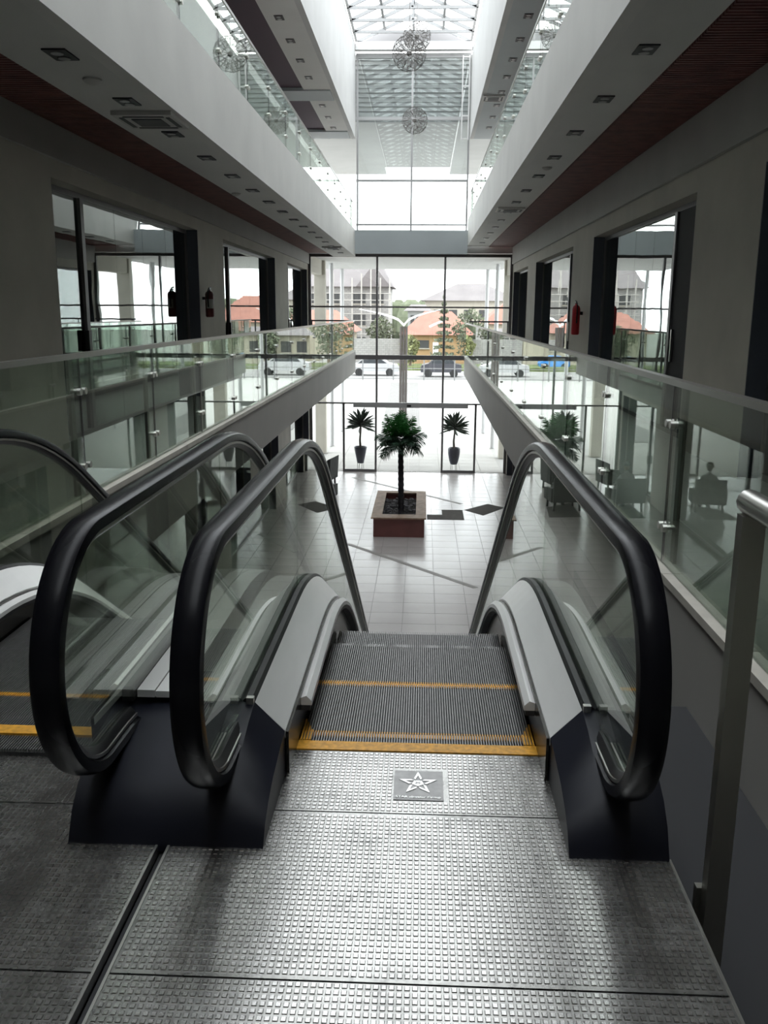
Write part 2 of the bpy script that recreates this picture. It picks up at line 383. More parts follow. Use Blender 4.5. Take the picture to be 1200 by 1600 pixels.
for nm, x, s, z in (('left', XL, -1, 0.17), ('right', XR, 1, 0.0)):
    mb = MB(); xa, xb = sorted((x - s * 0.012, x + s * 0.12))
    y = YB
    while y < YF - 0.1:
        y2 = min(y + 1.2, YF - 0.06); mb.box(xa, xb, y, y2 - 0.006, z, z + 0.045); y = y2
    k = struct('trim_2' if nm == 'left' else 'trim_3', mb, K['kerb'], 'beige stone kerb under the %s glass balustrade' % nm, 'kerb')
# upper balconies: plaster edge beams, soffits, red slatted ceilings, bulkheads
edge_beam('upper_balcony_edge', XL, -1, SL, TL, K['fascia'], 'white plaster edge of the left upper balcony')
edge_beam('upper_balcony_edge', XR, 1, SR, TR, K['fascia'], 'white plaster edge of the right upper balcony')
slab('ceiling_left', -3.05, XL - 0.12, SL, 4.1, K['soffit'], 'pale soffit strip with downlights over the left walkway')
slab('ceiling_right', XR + 0.12, 2.12, SR, 4.1, K['soffit'], 'pale soffit strip with downlights over the right walkway')
def slat_ceiling(name, x0, x1, z, label):
    root = struct(name, MB().box(x0, x1, YB, YF - 0.05, z + 0.05, 4.1), K['red'], label, 'ceiling')
    mb = MB(); y = 3.0
    while y < YF - 0.1: mb.box(x0 + .005, x1 - .005, y, y + 0.045, z, z + 0.05); y += 0.07
    mb.build('slat', K['red'], root, kind='stuff')
slat_ceiling('ceiling_slats_left', -3.9, -3.05, SL + 0.10, 'dark red slatted ceiling beside the left wall')
slat_ceiling('ceiling_slats_right', 2.12, 2.95, SR - 0.02, 'dark red slatted ceiling beside the right wall')
struct('trim_4', MB().box(WL, WL + 0.05, YB, YF - 0.06, 3.03, SL + 0.095), K['band'], 'grey bulkhead band along the top of the left wall', 'trim')
struct('trim_5', MB().box(WR - 0.05, WR, YB, YF - 0.06, 3.05, SR - 0.025), K['band'], 'grey bulkhead band along the top of the right wall', 'trim')
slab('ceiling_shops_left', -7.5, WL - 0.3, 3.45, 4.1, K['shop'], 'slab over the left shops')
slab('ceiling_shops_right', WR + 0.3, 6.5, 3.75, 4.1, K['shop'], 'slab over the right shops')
slab('ceiling_back', XL, XR, 3.6, 4.2, K['soffit'], 'ceiling slab bridging the hall behind the viewer', y1=-3.6)
slab('floor_back', XL - .12, XR + .12, -0.4, -0.012, K['walk'], 'landing floor behind the viewer', y1=0.33)
# third level
edge_beam('top_balcony_edge', XL, -1, TH, 9.75, K['white'], 'tall white edge wall under the skylight on the left')
edge_beam('top_balcony_edge', XR, 1, TH, 9.45, K['white'], 'tall white edge wall under the skylight on the right')
slab('ceiling_top_left', -3.12, XL - 0.12, TH, TH + .3, K['soffit'], 'pale soffit with downlights below the left skylight wall')
slab('ceiling_top_left_recess', -4.2, -3.12, TH + 0.06, TH + .3, K['purple'], 'dark aubergine recess in the upper left ceiling')
slab('ceiling_top_right', XR + 0.12, 3.3, TH, TH + .3, K['bluegrey'], 'blue grey soffit below the right skylight wall')
for i, y in enumerate((24.3, 29.6)):
    struct('trim_%d' % (6 + i), MB().box(-4.2, -2.45, y, y + 1.1, TH - 0.03, TH + 0.05), K['bluegrey'],
           ('nearer' if i == 0 else 'farther') + ' grey cross band in the upper left ceiling', 'trim')
slab('roof_left', -7.5, XL - 0.12, 9.6, 9.75, K['white'], 'flat roof left of the skylight')
slab('roof_right', XR + 0.12, 6.5, 9.3, 9.45, K['white'], 'flat roof right of the skylight')
struct('wall_outer_left', MB().box(-7.6, -7.5, YB, YF, 3.4, 9.75), K['white'], 'outer wall of the left upper floors', 'wall')
struct('wall_outer_right', MB().box(6.5, 6.6, YB, YF, 3.4, 9.45), K['white'], 'outer wall of the right upper floors', 'wall')
struct('roof_back', MB().box(XL, XR, YB, -3.4, 9.45, 9.75), K['white'], 'flat roof behind the skylight', 'roof')
# lower floor
struct('floor_base', MB().box(-7.5, 6.5, YB, YF + 0.3, ZL - 0.3, ZL - 0.012), K['grout'], 'grout bed of the ground floor tiles', 'floor')

# ------------------------------------------------------------------ ground floor tiles
fl = thing('floor', 'glossy cream square tiles of the ground floor hall', 'floor', (0, 24, ZL), kind='structure')
tile_me = MB().box(-0.296, 0.296, -0.296, 0.296, -0.010, 0.0).mesh('tile', K['tile'])
gx0, gy0 = -3.9, 31.0
rest = MB(); cells = []
ny = int((31.0 - 8.0) / 0.6)
for j in range(ny):
    for i in range(12):
        x = -4.5 + 0.3 + 0.6 * i + 0.6; y = 30.95 - 0.3 - 0.6 * j
        if x > 3.0: continue
        cells.append((x, y))
dark_cells = [(0.3, 24.35), (0.9, 24.95), (0.9, 24.35), (-2.7, 24.95), (-3.3, 24.95)]
cnt = 0
for x, y in cells:
    if cnt < 290 and y > 16:
        o = link('tile', tile_me, fl, loc=(x, y, ZL)); cnt += 1
    else:
        rest.box(x - .296, x + .296, y - .296, y + .296, ZL - .01, ZL)
rest.build('tile', K['tile'], fl, kind='stuff')
def inlay(name, pts, m, label, cat='floor inlay'):
    o = MB().prism_z(pts, ZL - 0.002, ZL + 0.004).build(name, m); tag(recenter(o), label, cat); o['kind'] = 'structure'; return o
def strip(a, b, w, label):
    a = Vector(a); b = Vector(b); d = (b - a).normalized(); n = Vector((-d.y, d.x)) * w / 2
    return inlay('floor_inlay', [tuple(a - n), tuple(b - n), tuple(b + n), tuple(a + n)], K['inlay'], label)
inlay('floor_inlay', [(0.18, 23.7), (1.19, 23.7), (1.19, 24.95), (0.6, 24.95), (0.6, 24.3), (0.18, 24.3)], K['greytile'], 'dark grey stepped inlay right of the planter')
inlay('floor_inlay', [(1.24, 24.96), (1.74, 24.30), (2.42, 25.35), (1.97, 25.85)], K['greytile'], 'dark grey diamond inlay on the cream tiles')
inlay('floor_inlay', [(-3.3, 24.3), (-2.4, 24.2), (-2.5, 25.5), (-3.3, 26.2)], K['greytile'], 'dark grey inlay near the left armchair')
strip((-1.75, 20.95), (1.15, 17.6), 0.13, 'long taupe diagonal strip in front of the planter')
strip((-2.3, 29.8), (1.2, 25.8), 0.12, 'long taupe diagonal strip behind the planter')
strip((1.75, 20.1), (2.9, 21.8), 0.12, 'short taupe diagonal strip beside the right handrail')

# ------------------------------------------------------------------ landing plates
ROWS = [(0.335, 1.048), (1.054, 1.762), (1.768, 2.475), (2.481, 2.868)]
def landing(name, x0, x1, dz, label):
    root = thing(name, label, 'floor plate', ((x0 + x1) / 2, 1.6, dz - 0.02), kind=None)
    for ri, (a, b) in enumerate(ROWS):
        MB().box(x0 + (0 if name else 0), x1, a, b, dz - 0.02, dz - 0.0022).build('plate', K['padbase'], root)
    mb = MB(); px, py = 0.0178, 0.0208
    nx = int((x1 - x0) / px)
    for ri, (a, b) in enumerate(ROWS):
        if ri == 0: continue
        n = int((b - a) / py); off = ((b - a) - n * py) / 2; ox = ((x1 - x0) - nx * px) / 2
        for j in range(n):
            yc = a + off + (j + 0.5) * py
            if yc < 1.42: continue
            for i in range(nx):
                xc = x0 + ox + (i + 0.5) * px
                if abs(xc - 0.008) < 0.088 and 2.548 < yc < 2.748: continue
                if abs(xc) > 0.44 and abs(xc) < 0.71 and yc > 2.30: continue
                w, h = 0.0062, 0.0072; t = 0.0013
                mb.add([(xc - w, yc - h, dz - .0022), (xc + w, yc - h, dz - .0022), (xc + w, yc + h, dz - .0022), (xc - w, yc + h, dz - .0022),
                        (xc - w + t, yc - h + t, dz), (xc + w - t, yc - h + t, dz), (xc + w - t, yc + h - t, dz), (xc - w + t, yc + h - t, dz)],
                       [(4, 5, 6, 7), (0, 1, 5, 4), (1, 2, 6, 5), (2, 3, 7, 6), (3, 0, 4, 7)])
    o = mb.build('raised_pad', K['pad'], root, kind='stuff')
    for xa in (x0 - 0.007, x1): MB().box(xa, xa + .007, 0.335, 2.28, dz - 0.03, dz + 0.001).build('edge_strip', K['steel'], root)
    return root
land_r = landing('landing_plate', -0.703, 0.713, 0.0, 'studded metal landing plates in front of the right escalator')
land_l = landing('landing_plate', -2.19, -0.745, 0.0, 'studded metal landing plates in front of the left escalator')
struct('landing_void_block', MB().box(XL - .1, XR + .1, 0.33, 4.4, -1.3, -0.5).box(-0.735, -0.715, 0.33, 2.9, -0.5, -0.03)
       .box(-2.25, 0.70, 0.33, 3.0, -0.5, -0.06), K['dark'], 'near-black pit and beam block added to darken the void below the landing plates', 'pit')  # solid near-black block stands in for the unlit void under the plates

# badge on the plate
bd = thing('maker_badge', 'cast metal badge with star, letter H and lettering let into the landing plate', 'badge', (0.008, 2.648, -0.002))
MB().box(-0.072, 0.088, 2.556, 2.740, -0.0021, 0.0).build('badge_plate', K['plate'], bd)
def star_mb(cx, cy, R, rin, sx=1.0):
    P = []
    for k in range(10):
        a = math.pi / 2 + k * math.pi / 5; r = R if k % 2 == 0 else R * 0.40
        P.append((cx + r * math.cos(a) * sx, cy + r * math.sin(a)))
    return P
cx, cy = 0.006, 2.658
outer = star_mb(cx, cy, 0.072, 0, 0.90); inner = star_mb(cx, cy, 0.049, 0, 0.88)
mb = MB(); n = 10
# hollow star with gaps at the inner corners
for k in range(10):
    a, b = outer[k], outer[(k + 1) % 10]; c, d = inner[(k + 1) % 10], inner[k]
    if k % 2 == 0: t0, t1 = 0.0, 0.86
    else: t0, t1 = 0.14, 1.0
    L = lambda p, q, t: (p[0] + (q[0] - p[0]) * t, p[1] + (q[1] - p[1]) * t)
    mb.prism_z([L(a, b, t0), L(a, b, t1), L(d, c, t1), L(d, c, t0)], 0.0, 0.0022)
mb.build('star_outline', K['star'], bd)
pent = [(cx + 0.0205 * math.cos(math.pi / 2 + math.pi + k * 2 * math.pi / 5) * (1.0), cy + 0.0195 * math.sin(math.pi / 2 + math.pi + k * 2 * math.pi / 5)) for k in range(5)]
MB().prism_z(pent, 0.0, 0.0016).build('star_centre', K['star'], bd)
def text_part(txt, x, y, z, size, m, parent, name, sx=1.0, rot=None, ext=0.0008):
    cu = bpy.data.curves.new('t', 'FONT'); cu.body = txt; cu.size = size; cu.extrude = ext; cu.align_x = 'CENTER'; cu.align_y = 'CENTER'; cu.resolution_u = 3
    ob = bpy.data.objects.new('t', cu); COL.objects.link(ob)
    dg = bpy.context.evaluated_depsgraph_get(); me = bpy.data.meshes.new_from_object(ob.evaluated_get(dg))
    bpy.data.objects.remove(ob)
    me.transform(Matrix.Diagonal((sx, 1, 1, 1)))
    if rot: me.transform(rot)
    me.materials.clear(); me.materials.append(m); me.name = name
    return link(name, me, parent, loc=(x, y, z))
text_part('H', cx, cy + 0.001, 0.0022, 0.021, K['plate'], bd, 'letter', 1.25)
text_part('STAR elevator Group', 0.008, 2.572, 0.0010, 0.0165, K['star'], bd, 'lettering', 0.98)

# ------------------------------------------------------------------ escalators
SLOPE = 0.62; YA, YBk = 3.75, 5.05; YBR = (YA + YBk) / 2
def z0f(y):
    if y < YA: return 0.0
    if y < YBk: t = y - YA; return -SLOPE * t * t / (2 * (YBk - YA))
    return -SLOPE * (y - YBR)
YEND = YBR + 4.0 / SLOPE      # where the incline reaches the lower floor
def zline(y, h):
    z = h + z0f(y - 0.285 * h)
    # lower transition
    return max(z, ZL + h) if y < YEND + 3 else ZL + h
def path(h, ya, yb, n=40):
    ys = [ya + (yb - ya) * i / n for i in range(n + 1)]
    return [(y, zline(y, h)) for y in ys]
def rail_path(rc, yb, r_off=0.0):
    c = (2.40, 0.54); P = [(2.78, 0.10), (2.71, 0.145), (2.62, 0.185), (2.54, 0.193)]
    for a in range(262, 88, -6):
        P.append((c[0] + rc * math.cos(math.radians(a)), c[1] + rc * math.sin(math.radians(a))))
    ztop = c[1] + rc
    y = 2.6
    while y < yb:
        P.append((y, ztop + z0f(y - 0.26))); y += 0.12 if y < 5.6 else 0.6
    return P
def rail_lower(rc, yb):
    ztop = 0.54 + rc; P = rail_path(rc, yb)
    # bottom newel
    zt = ZL + ztop; yb0 = yb
    P = [p for p in P if p[1] > zt + 0.02 or p[0] < 5]
    P.append((P[-1][0] + 0.2, zt)); yc = P[-1][0] + 0.4
    for a in range(90, -92, -10):
        P.append((yc + rc * math.cos(math.radians(a)), ZL + 0.54 + rc * math.sin(math.radians(a))))
    P.append((yc - 0.4, ZL + 0.2))
    return P
def escalator(cx, dz, pedL, pedR, label, ph=0.0):
    root = thing('escalator', label, 'escalator', (cx, 2.9, dz))
    def B(mb, name, m, **k):
        o = mb.build(name, m, root, **k); o.location = Vector(o.location) + Vector((cx, 0, dz)); return o
    def Lk(me, name, loc):
        o = link(name, me, root, loc=(cx + loc[0], loc[1], dz + loc[2])); return o
    for s in (-1, 1):
        gx = s * 0.575
        P = rail_lower(0.345, 12.0)
        sec = []
        for k in range(9):          # rounded outer face
            a = math.pi * k / 8; sec.append((gx + 0.041 * math.cos(a) * (1.0), 0.006 + 0.024 * math.sin(a) ** 0.6 if 0 < k < 8 else 0.006))
        sec += [(gx - 0.041, -0.010), (gx - 0.028, -0.014), (gx + 0.028, -0.014), (gx + 0.041, -0.010)]
        B(MB().sweep(P, sec), 'handrail', K['rubber'], smooth=True)
        P2 = rail_lower(0.345, 12.0)[2:]
        B(MB().sweep(P2, [(gx + .026, -.014), (gx - .026, -.014), (gx - .022, -.034), (gx - .010, -.046), (gx + .010, -.046), (gx + .022, -.034)]), 'rail_track', K['track'], smooth=True)
        B(MB().sweep(P2, [(gx + .031, -.017), (gx + .026, -.017), (gx + .026, -.027), (gx + .031, -.027)]).sweep(P2, [(gx - .026, -.017), (gx - .031, -.017), (gx - .031, -.027), (gx - .026, -.027)]), 'reflection_strip', K['steel'])  # thin steel strips imitate the reflected light line under the handrail
        # glass: nose panel, then panels down the slope
        c = (2.40, 0.54); r = 0.302
        poly = [(2.68, 0.24), (2.50, 0.24)]
        for a in range(250, 88, -8): poly.append((c[0] + r * math.cos(math.radians(a)), c[1] + r * math.sin(math.radians(a))))
        g1 = 4.02
        top = []; y = 2.6
        while y < g1: top.append((y, 0.842 + z0f(y - 0.26))); y += 0.1
        top.append((g1, 0.842 + z0f(g1 - 0.26)))
        bot = [(y / 100, 0.24 + z0f(y / 100 - 0.08)) for y in range(402, 268, -10)]
        B(MB().prism_x(poly + top + bot, gx - 0.005, gx + 0.005), 'glass_panel', K['gl_esc'])
        ya = g1 + 0.006
        while ya < 11.0:
            yb = ya + 1.25; n = 8
            t = [(ya + (yb - ya) * i / n, 0) for i in range(n + 1)]
            tp = [(y, 0.842 + z0f(y - 0.26)) for y, _ in t]; bt = [(y, 0.24 + z0f(y - 0.08)) for y, _ in t][::-1]
            B(MB().prism_x(tp + bt, gx - 0.005, gx + 0.005), 'glass_panel', K['gl_esc']); ya = yb + 0.006
        # decks: inner silver slope, rubber seal, outer deck, side cladding, skirt
        Pd = [(y, z) for y, z in path(0.20, 2.70, 11.2, 70)]
        Z = 0.20
        a, b, e = s * 0.432, s * 0.530, s * 0.560
        B(MB().sweep(Pd, [(a, -0.048), (b, 0.052), (b, 0.035), (a, -0.075)]), 'inner_deck', K['deck'])
        B(MB().sweep(Pd, [(b + s * .001, 0.054), (b + s * .010, 0.066), (e, 0.066), (e + s * .009, 0.058), (e + s * .009, 0.015), (b + s * .001, 0.015)]), 'glass_seal', K['black'])
        o1, o2 = s * 0.582, s * 0.725
        B(MB().sweep(Pd, [(o1, 0.055), (s * 0.64, 0.055), (s * .64, 0.03), (o1, 0.03)]), 'outer_deck', K['deck'])
        B(MB().sweep(Pd, [(s * .643, 0.052), (o2, 0.052), (o2, 0.03), (s * .643, 0.03)]), 'outer_deck', K['deck'])
        B(MB().sweep(Pd, [(o2 - s * .02, 0.029), (o2, 0.029), (o2, -0.75), (o2 - s * .02, -0.75)]), 'side_cladding', K['deck'])
        Ps = path(0.0, 2.70, 11.2, 72)
        B(MB().sweep(Ps, [(s * .421, 0.150), (s * .431, 0.150), (s * .431, -0.30), (s * .421, -0.30)]), 'skirt_panel', K['skirt'])
        # guard strip along the skirt: a two-faceted silver bar with a cut end
        Pg = path(0.125, 2.99, 11.0, 64)
        B(MB().sweep(Pg, [(s * .380, -0.014), (s * .382, 0.004), (s * .400, 0.022), (s * .420, 0.014), (s * .420, -0.014)]), 'guard_bar', K['deck'])
        B(MB().sweep(Pg, [(s * .386, -0.034), (s * .386, -0.015), (s * .4195, -0.015), (s * .4195, -0.034)]), 'guard_brush', K['black'])
        # pedestal: the deck section lofted down to the floor towards the viewer
        xo = pedR if s > 0 else pedL
        if xo is None: continue
        ST = [(2.272, 0.0), (2.315, 0.35), (2.37, 0.58), (2.46, 0.78), (2.60, 0.93), (2.70, 1.0), (2.96, 1.0)]
        vs = []
        for y, k in ST:
            vs += [(s * .434, y, -.02), (s * .434, y, .152 * k), (s * .531, y, .252 * k), (s * .66, y, .252 * k), (xo, y, .225 * k), (xo, y, -.02)]
        fs = [(0, 1, 2, 3, 4, 5), tuple(len(vs) - 6 + q for q in (5, 4, 3, 2, 1, 0))]
        for i in range(len(ST) - 1):
            o_ = i * 6
            for q in range(6): fs.append((o_ + q, o_ + (q + 1) % 6, o_ + (q + 1) % 6 + 6, o_ + q + 6))
        B(MB().add(vs, fs), 'newel_pedestal', K['navy'], smooth=True)
        B(MB().sweep([(2.60, .190), (2.64, .180), (2.68, .165)], [(gx + .058 * math.cos(t * math.pi / 8), -.005 + .045 * math.sin(t * math.pi / 8)) for t in range(16)]), 'rail_inlet', K['black'])
        B(MB().box(*sorted((s * .532, s * .556)), 2.685, 2.705, .245, .272), 'deck_end_cap', K['steel'])
    # comb plate and teeth
    B(MB().box(-0.433, 0.433, 2.872, 2.935, -0.012, 0.0015), 'comb_plate', K['yellow'])
    mb = MB(); n = 88; px = 0.825 / n
    for i in range(n):
        x = -0.4125 + (i + 0.5) * px; mb.box(x - 0.0022, x + 0.0022, 2.935, 3.005, -0.014, 0.0005)
    B(mb, 'comb_teeth', K['tread'], kind='stuff')
    for s in (-1, 1):
        mb = MB().box(*sorted((s * .378, s * .419)), 2.936, 2.95, -.01, .0005)
        for k in range(4): mb.box(*sorted((s * (.380 + k * .0105), s * (.386 + k * .0105))), 2.94, 3.02 + k * .028, -0.01, 0.003)
        B(mb, 'side_comb', K['yellow'])
    # steps
    EDGES = [(2.57 + ph, 3.03 + ph, -.006), (3.03 + ph, 3.49 + ph, -.006), (3.49 + ph, 3.95 + ph, -.018), (3.95 + ph, 4.41 + ph, -0.125 - .3 * ph), (4.41 + ph, 4.87 + ph, -.38 - .3 * ph)]
    y, z = 4.87 + ph, -.38 - .285 - .3 * ph
    while z > ZL + 0.1: EDGES.append((y, y + .46, z)); y += .46; z -= .285
    for (a, b, z) in EDGES:
        Lk(STEP_BASE, 'step', (0, a, z))
        ob = root.children[-1]
        for me, nm in ((STEP_CLEAT, 'cleats'), (STEP_YEL, 'demarcation_line')):
            if nm == 'demarcation_line' and not 2.9 < b < 3.6: continue
            q = bpy.data.objects.new(nm, me); COL.objects.link(q); q.parent = ob
            if nm == 'cleats': q['kind'] = 'stuff'
    return root
PB = MB().box(-0.414, 0.414, 0.002, 0.458, -0.05, -0.012).prism_x([(0.44, -.012), (.458, -.012), (.43, -.30), (.41, -.30)], -.414, .414)
STEP_BASE = PB.mesh('step', K['treadlow'])
mb = MB(); n = 88; px = 0.825 / n
for i in range(n):
    x = -0.4125 + (i + 0.5) * px; mb.box(x - 0.0021, x + 0.0021, 0.0, 0.458, -0.012, 0.0)
STEP_CLEAT = mb.mesh('cleats', K['tread'])
mb = MB()
for i in range(n):
    x = -0.4125 + (i + 0.5) * px; mb.box(x - 0.0024, x + 0.0024, 0.428, 0.4585, -0.011, 0.0006)
mb.box(-.414, .414, .430, .4582, -.012, -.007)
STEP_YEL = mb.mesh('demarcation_line', K['yellow'])
escalator(0.0, 0.0, -1.0, 0.714, 'descending escalator straight ahead between the two nearest newels')
escalator(-1.5, 0.03, -0.714, None, 'second escalator on the left, partly outside the picture', 0.2)

# ------------------------------------------------------------------ glass balustrades
def fitting_mesh():
    mb = MB()
    for s in (-1, 1):
        mb.tube([(0.0, s * .045, 0), (0.028, s * .045, 0)], 0.024, 12)
        mb.tube([(-0.05, s * .045, 0), (0.0, s * .045, 0)], 0.008, 8)
    mb.tube([(-0.05, -.05, 0), (-0.05, .05, 0)], 0.008, 8)
    return mb
FIT_ME = {1: fitting_mesh().mesh('clamp', K['steel'], True)}
f2 = fitting_mesh(); f2.v = [(-x, y, z) for x, y, z in f2.v]; FIT_ME[-1] = f2.mesh('clamp', K['steel'], True)
def balustrade(label, x, s, zb, zt, ys, top_w=0.055, posts=True):
    """x glass plane; s=+1 when the atrium lies towards +x"""
    root = thing('glass_balustrade', label, 'balustrade', (x, ys[0], zb))
    for a, b in zip(ys[:-1], ys[1:]):
        MB().box(x - .006, x + .006, a + .006, b - .006, zb + 0.01, zt - 0.01).build('glass_panel', K['gl_rail'], root)
    if top_w:
        MB().box(x - top_w / 2, x + top_w / 2, ys[0], ys[-1], zt - 0.035, zt).build('top_rail', K['railsteel'], root)
    for y in ys[1:-1]:
        if posts:
            p = MB().box(*sorted((x - s * .055, x - s * .075)), y - .035, y + .035, zb - 0.04, zt - .035).build('post', K['steeldark'], root)
            par = p
        else: par = root
        for z in (zb + 0.22, zt - 0.26):
            o = link('clamp', FIT_ME[s], par, loc=(x + s * 0.0, y, z))
        MB().box(x - .0065, x + .0065, y - .005, y + .005, zb + .01, zt - .03).build('joint_gasket', K['black'], root)
    return root
ysl = [YB + 0.1] + [6.09 + 1.683 * k for k in range(-4, 15)]; ysl = [y for y in ysl if y < 30.5] + [YF - .08]
ysr = [YB + 0.1] + [5.24 + 1.9 * k for k in range(-3, 14)]; ysr = [y for y in ysr if y < 30.2] + [YF - .08]
balustrade('long glass balustrade along the left walkway', XL - 0.05, 1, 0.215, 1.21, ysl)
balustrade('long glass balustrade along the right walkway', XR + 0.05, -1, 0.045, 1.135, ysr)
yul = [YB + 0.1] + [9.18 + 1.68 * k for k in range(-5, 13)]; yul = [y for y in yul if y < 30.5] + [YF - .08]
yur = [YB + 0.1] + [9.1 + 1.76 * k for k in range(-5, 13)]; yur = [y for y in yur if y < 30.2] + [YF - .08]
balustrade('glass balustrade on the left upper balcony', XL - 0.05, 1, TL, TL + 0.85, yul, 0.03, False)
balustrade('glass balustrade on the right upper balcony', XR + 0.05, -1, TR, TR + 0.80, yur, 0.03, False)
# short rails closing the walkway ends at the facade
for s, (a, b) in ((0, (WL + .02, XL - .12)), (1, (XR + .12, WR - .02))):
    r = thing('end_rail', 'dark rail across the far end of the %s walkway' % ('left', 'right')[s], 'railing', ((a + b) / 2, YF - .25, 0))
    MB().box(a, b, YF - .27, YF - .23, 1.16, 1.21).build('top_rail', K['alu'], r)
    MB().box(a + .1, a + .14, YF - .27, YF - .23, 0, 1.16).box(b - .14, b - .1, YF - .27, YF - .23, 0, 1.16).build('post', K['alu'], r)
# steel post and rail at the right of the landing
r = thing('landing_guardrail', 'brushed steel post and flat top rail at the right edge of the landing', 'guardrail', (0.785, 2.1, -0.5))
MB().box(0.757, 0.812, 2.085, 2.125, -0.5, 1.035).build('post', K['steeldark'], r)
MB().box(0.745, 0.775, 2.126, 2.150, -0.5, 0.02).build('bracket', K['steeldark'], r)
sec = [(0.785 + .030 * math.cos(a * math.pi / 6), 1.062 + .030 * math.sin(a * math.pi / 6) * 1.0) for a in range(12)]
MB().prism_y(sec, -1.5, 2.135).build('top_rail', K['steel'], r, smooth=True)
MB().box(0.757, 0.812, 0.4, 0.44, -0.012, 1.035).build('post', K['steeldark'], r)

# ------------------------------------------------------------------ shopfronts
def shopfront(num, side, a, b, z0, z1, label, doory=None):
    """side -1 left, +1 right; glass recessed from the wall face"""
    xf = WL if side < 0 else WR; gx = xf + side * 0.22
    root = thing('window_%d' % num, label, 'shopfront', (gx, (a + b) / 2, z0), kind='structure')
    f = MB(); w = 0.06
    def bx(y0, y1, za, zb, d=0.05): f.box(gx - d / 2, gx + d / 2, y0, y1, za, zb)
    bx(a, b, z1 - w, z1 - .002); bx(a, b, z0 + .002, z0 + w); bx(a + .002, a + w, z0 + w, z1 - w); bx(b - w, b - .002, z0 + w, z1 - w)
    dy = a + 1.25 if side < 0 else a + 1.40
    bx(dy, dy + 0.10, z0 + w, z1 - w, 0.09)
    f.build('frame', K['alu'], root)
    n = 4; ys = [dy + 0.10 + (b - w - dy - 0.10) * i / n for i in range(n + 1)]
    for i in range(n):
        MB().box(gx - .006, gx + .006, ys[i] + .004, ys[i + 1] - .004, z0 + w, z1 - w).build('pane', K['gl_shop'], root)
    if side < 0:
        d = MB().box(gx - .006, gx + .006, a + w, dy - .005, z0 + w, z1 - w).build('pane', K['gl_shop'], root)
        MB().box(gx - side * .03, gx - side * .08, dy - .06, dy + .03, z0 + 1.0, z0 + 1.25).build('lock_case', K['black'], root)
    else:
        MB().box(gx - .02, gx + .02, a + w, dy, z0 + w, z1 - w).build('door_panel', K['dark'], root)
        MB().box(gx - .05, gx - .021, dy - .14, dy - .11, z0 + .9, z0 + 1.3).build('door_handle', K['steel'], root)
    # jamb linings
    j = MB()
    for y0, y1 in ((b - .012, b - .001), (a + .001, a + .012)):
        j.box(*sorted((xf + side * .003, gx - side * .03)), y0, y1, z0 + .002, z1 - .002)
    j.build('jamb', K['jamb'], root)
    return root
num = 2
for i, (a, b) in enumerate(OPL):
    shopfront(num, -1, a, b, 0.0, 2.84, '%s tinted glass shopfront on the left walkway' % ORD[i]); num += 1
for i, (a, b) in enumerate(OPR):
    shopfront(num, 1, a, b, 0.0, 2.79, '%s tinted glass shopfront on the right walkway' % ORD[i]); num += 1
for i, (a, b) in enumerate(OPL):
    shopfront(num, -1, a, b, ZL - .01, -1.2, '%s ground floor shopfront under the left walkway' % ORD[i]); num += 1
for i, (a, b) in enumerate(OPR):
    shopfront(num, 1, a, b, ZL - .01, -1.2, '%s ground floor shopfront under the right walkway' % ORD[i]); num += 1

# ------------------------------------------------------------------ glass facade at the far end
fa = thing('window_1', 'tall glass facade at the far end of the hall', 'facade', (-0.44, YF, ZL), kind='structure')
VX = [WL + .03, -1.577, 0.695, WR - .02]
for x in (-1.577, 0.695):
    MB().box(x - .035, x + .035, YF - .05, YF + .05, -1.56, 3.30).build('mullion', K['alu'], fa)
for x in (WL + .05, WR - .05):
    MB().box(x - .045, x + .045, YF - .05, YF + .05, ZL, 3.30).build('mullion', K['alu'], fa)
for z, h in ((1.644, .055), (-0.03, .15), (-1.60, .05), (3.32, .10)):
    MB().box(WL + .01, WR - .01, YF - .06, YF + .06, z - h / 2, z + h / 2).build('transom', K['alu'], fa)
for a, b in zip(VX[:-1], VX[1:]):
    for z0, z1 in ((-1.57, -.11), (.05, 1.61), (1.675, 3.26)):
        MB().box(a + .04, b - .04, YF - .005, YF + .005, z0, z1).build('pane', K['gl_clear'], fa)
# door level: sidelights with frames, sliding leaves, operator header
for s, (a, b) in enumerate(((-2.75, -1.56), (0.68, 1.88))):
    f = MB(); w = .07
    f.box(a, a + w, YF - .03, YF + .03, ZL, -1.63).box(b - w, b, YF - .03, YF + .03, ZL, -1.63).box(a + w, b - w, YF - .03, YF + .03, ZL, ZL + .09)
    p = f.build('door_frame', K['alu'], fa)
    MB().box(a + w, b - w, YF - .005, YF + .005, ZL + .09, -1.63).build('pane', K['gl_clear'], p)
for a, b in ((WL + .10, -2.76), (1.89, WR - .10)):
    MB().box(a, b, YF - .005, YF + .005, ZL + .01, -1.63).build('pane', K['gl_clear'], fa)
for a, b in ((-1.55, -0.445), (-0.435, 0.67)):
    MB().box(a, b, YF + .06, YF + .07, ZL + .01, -1.73).build('sliding_door', K['gl_clear'], fa)
h = MB().box(-2.37, 1.57, YF - .16, YF - .06, -1.73, -1.56).build('door_operator', K['alu2'], fa)
MB().box(-.52, -.38, YF - .19, YF - .161, -1.69, -1.63).build('sensor', K['black'], h)
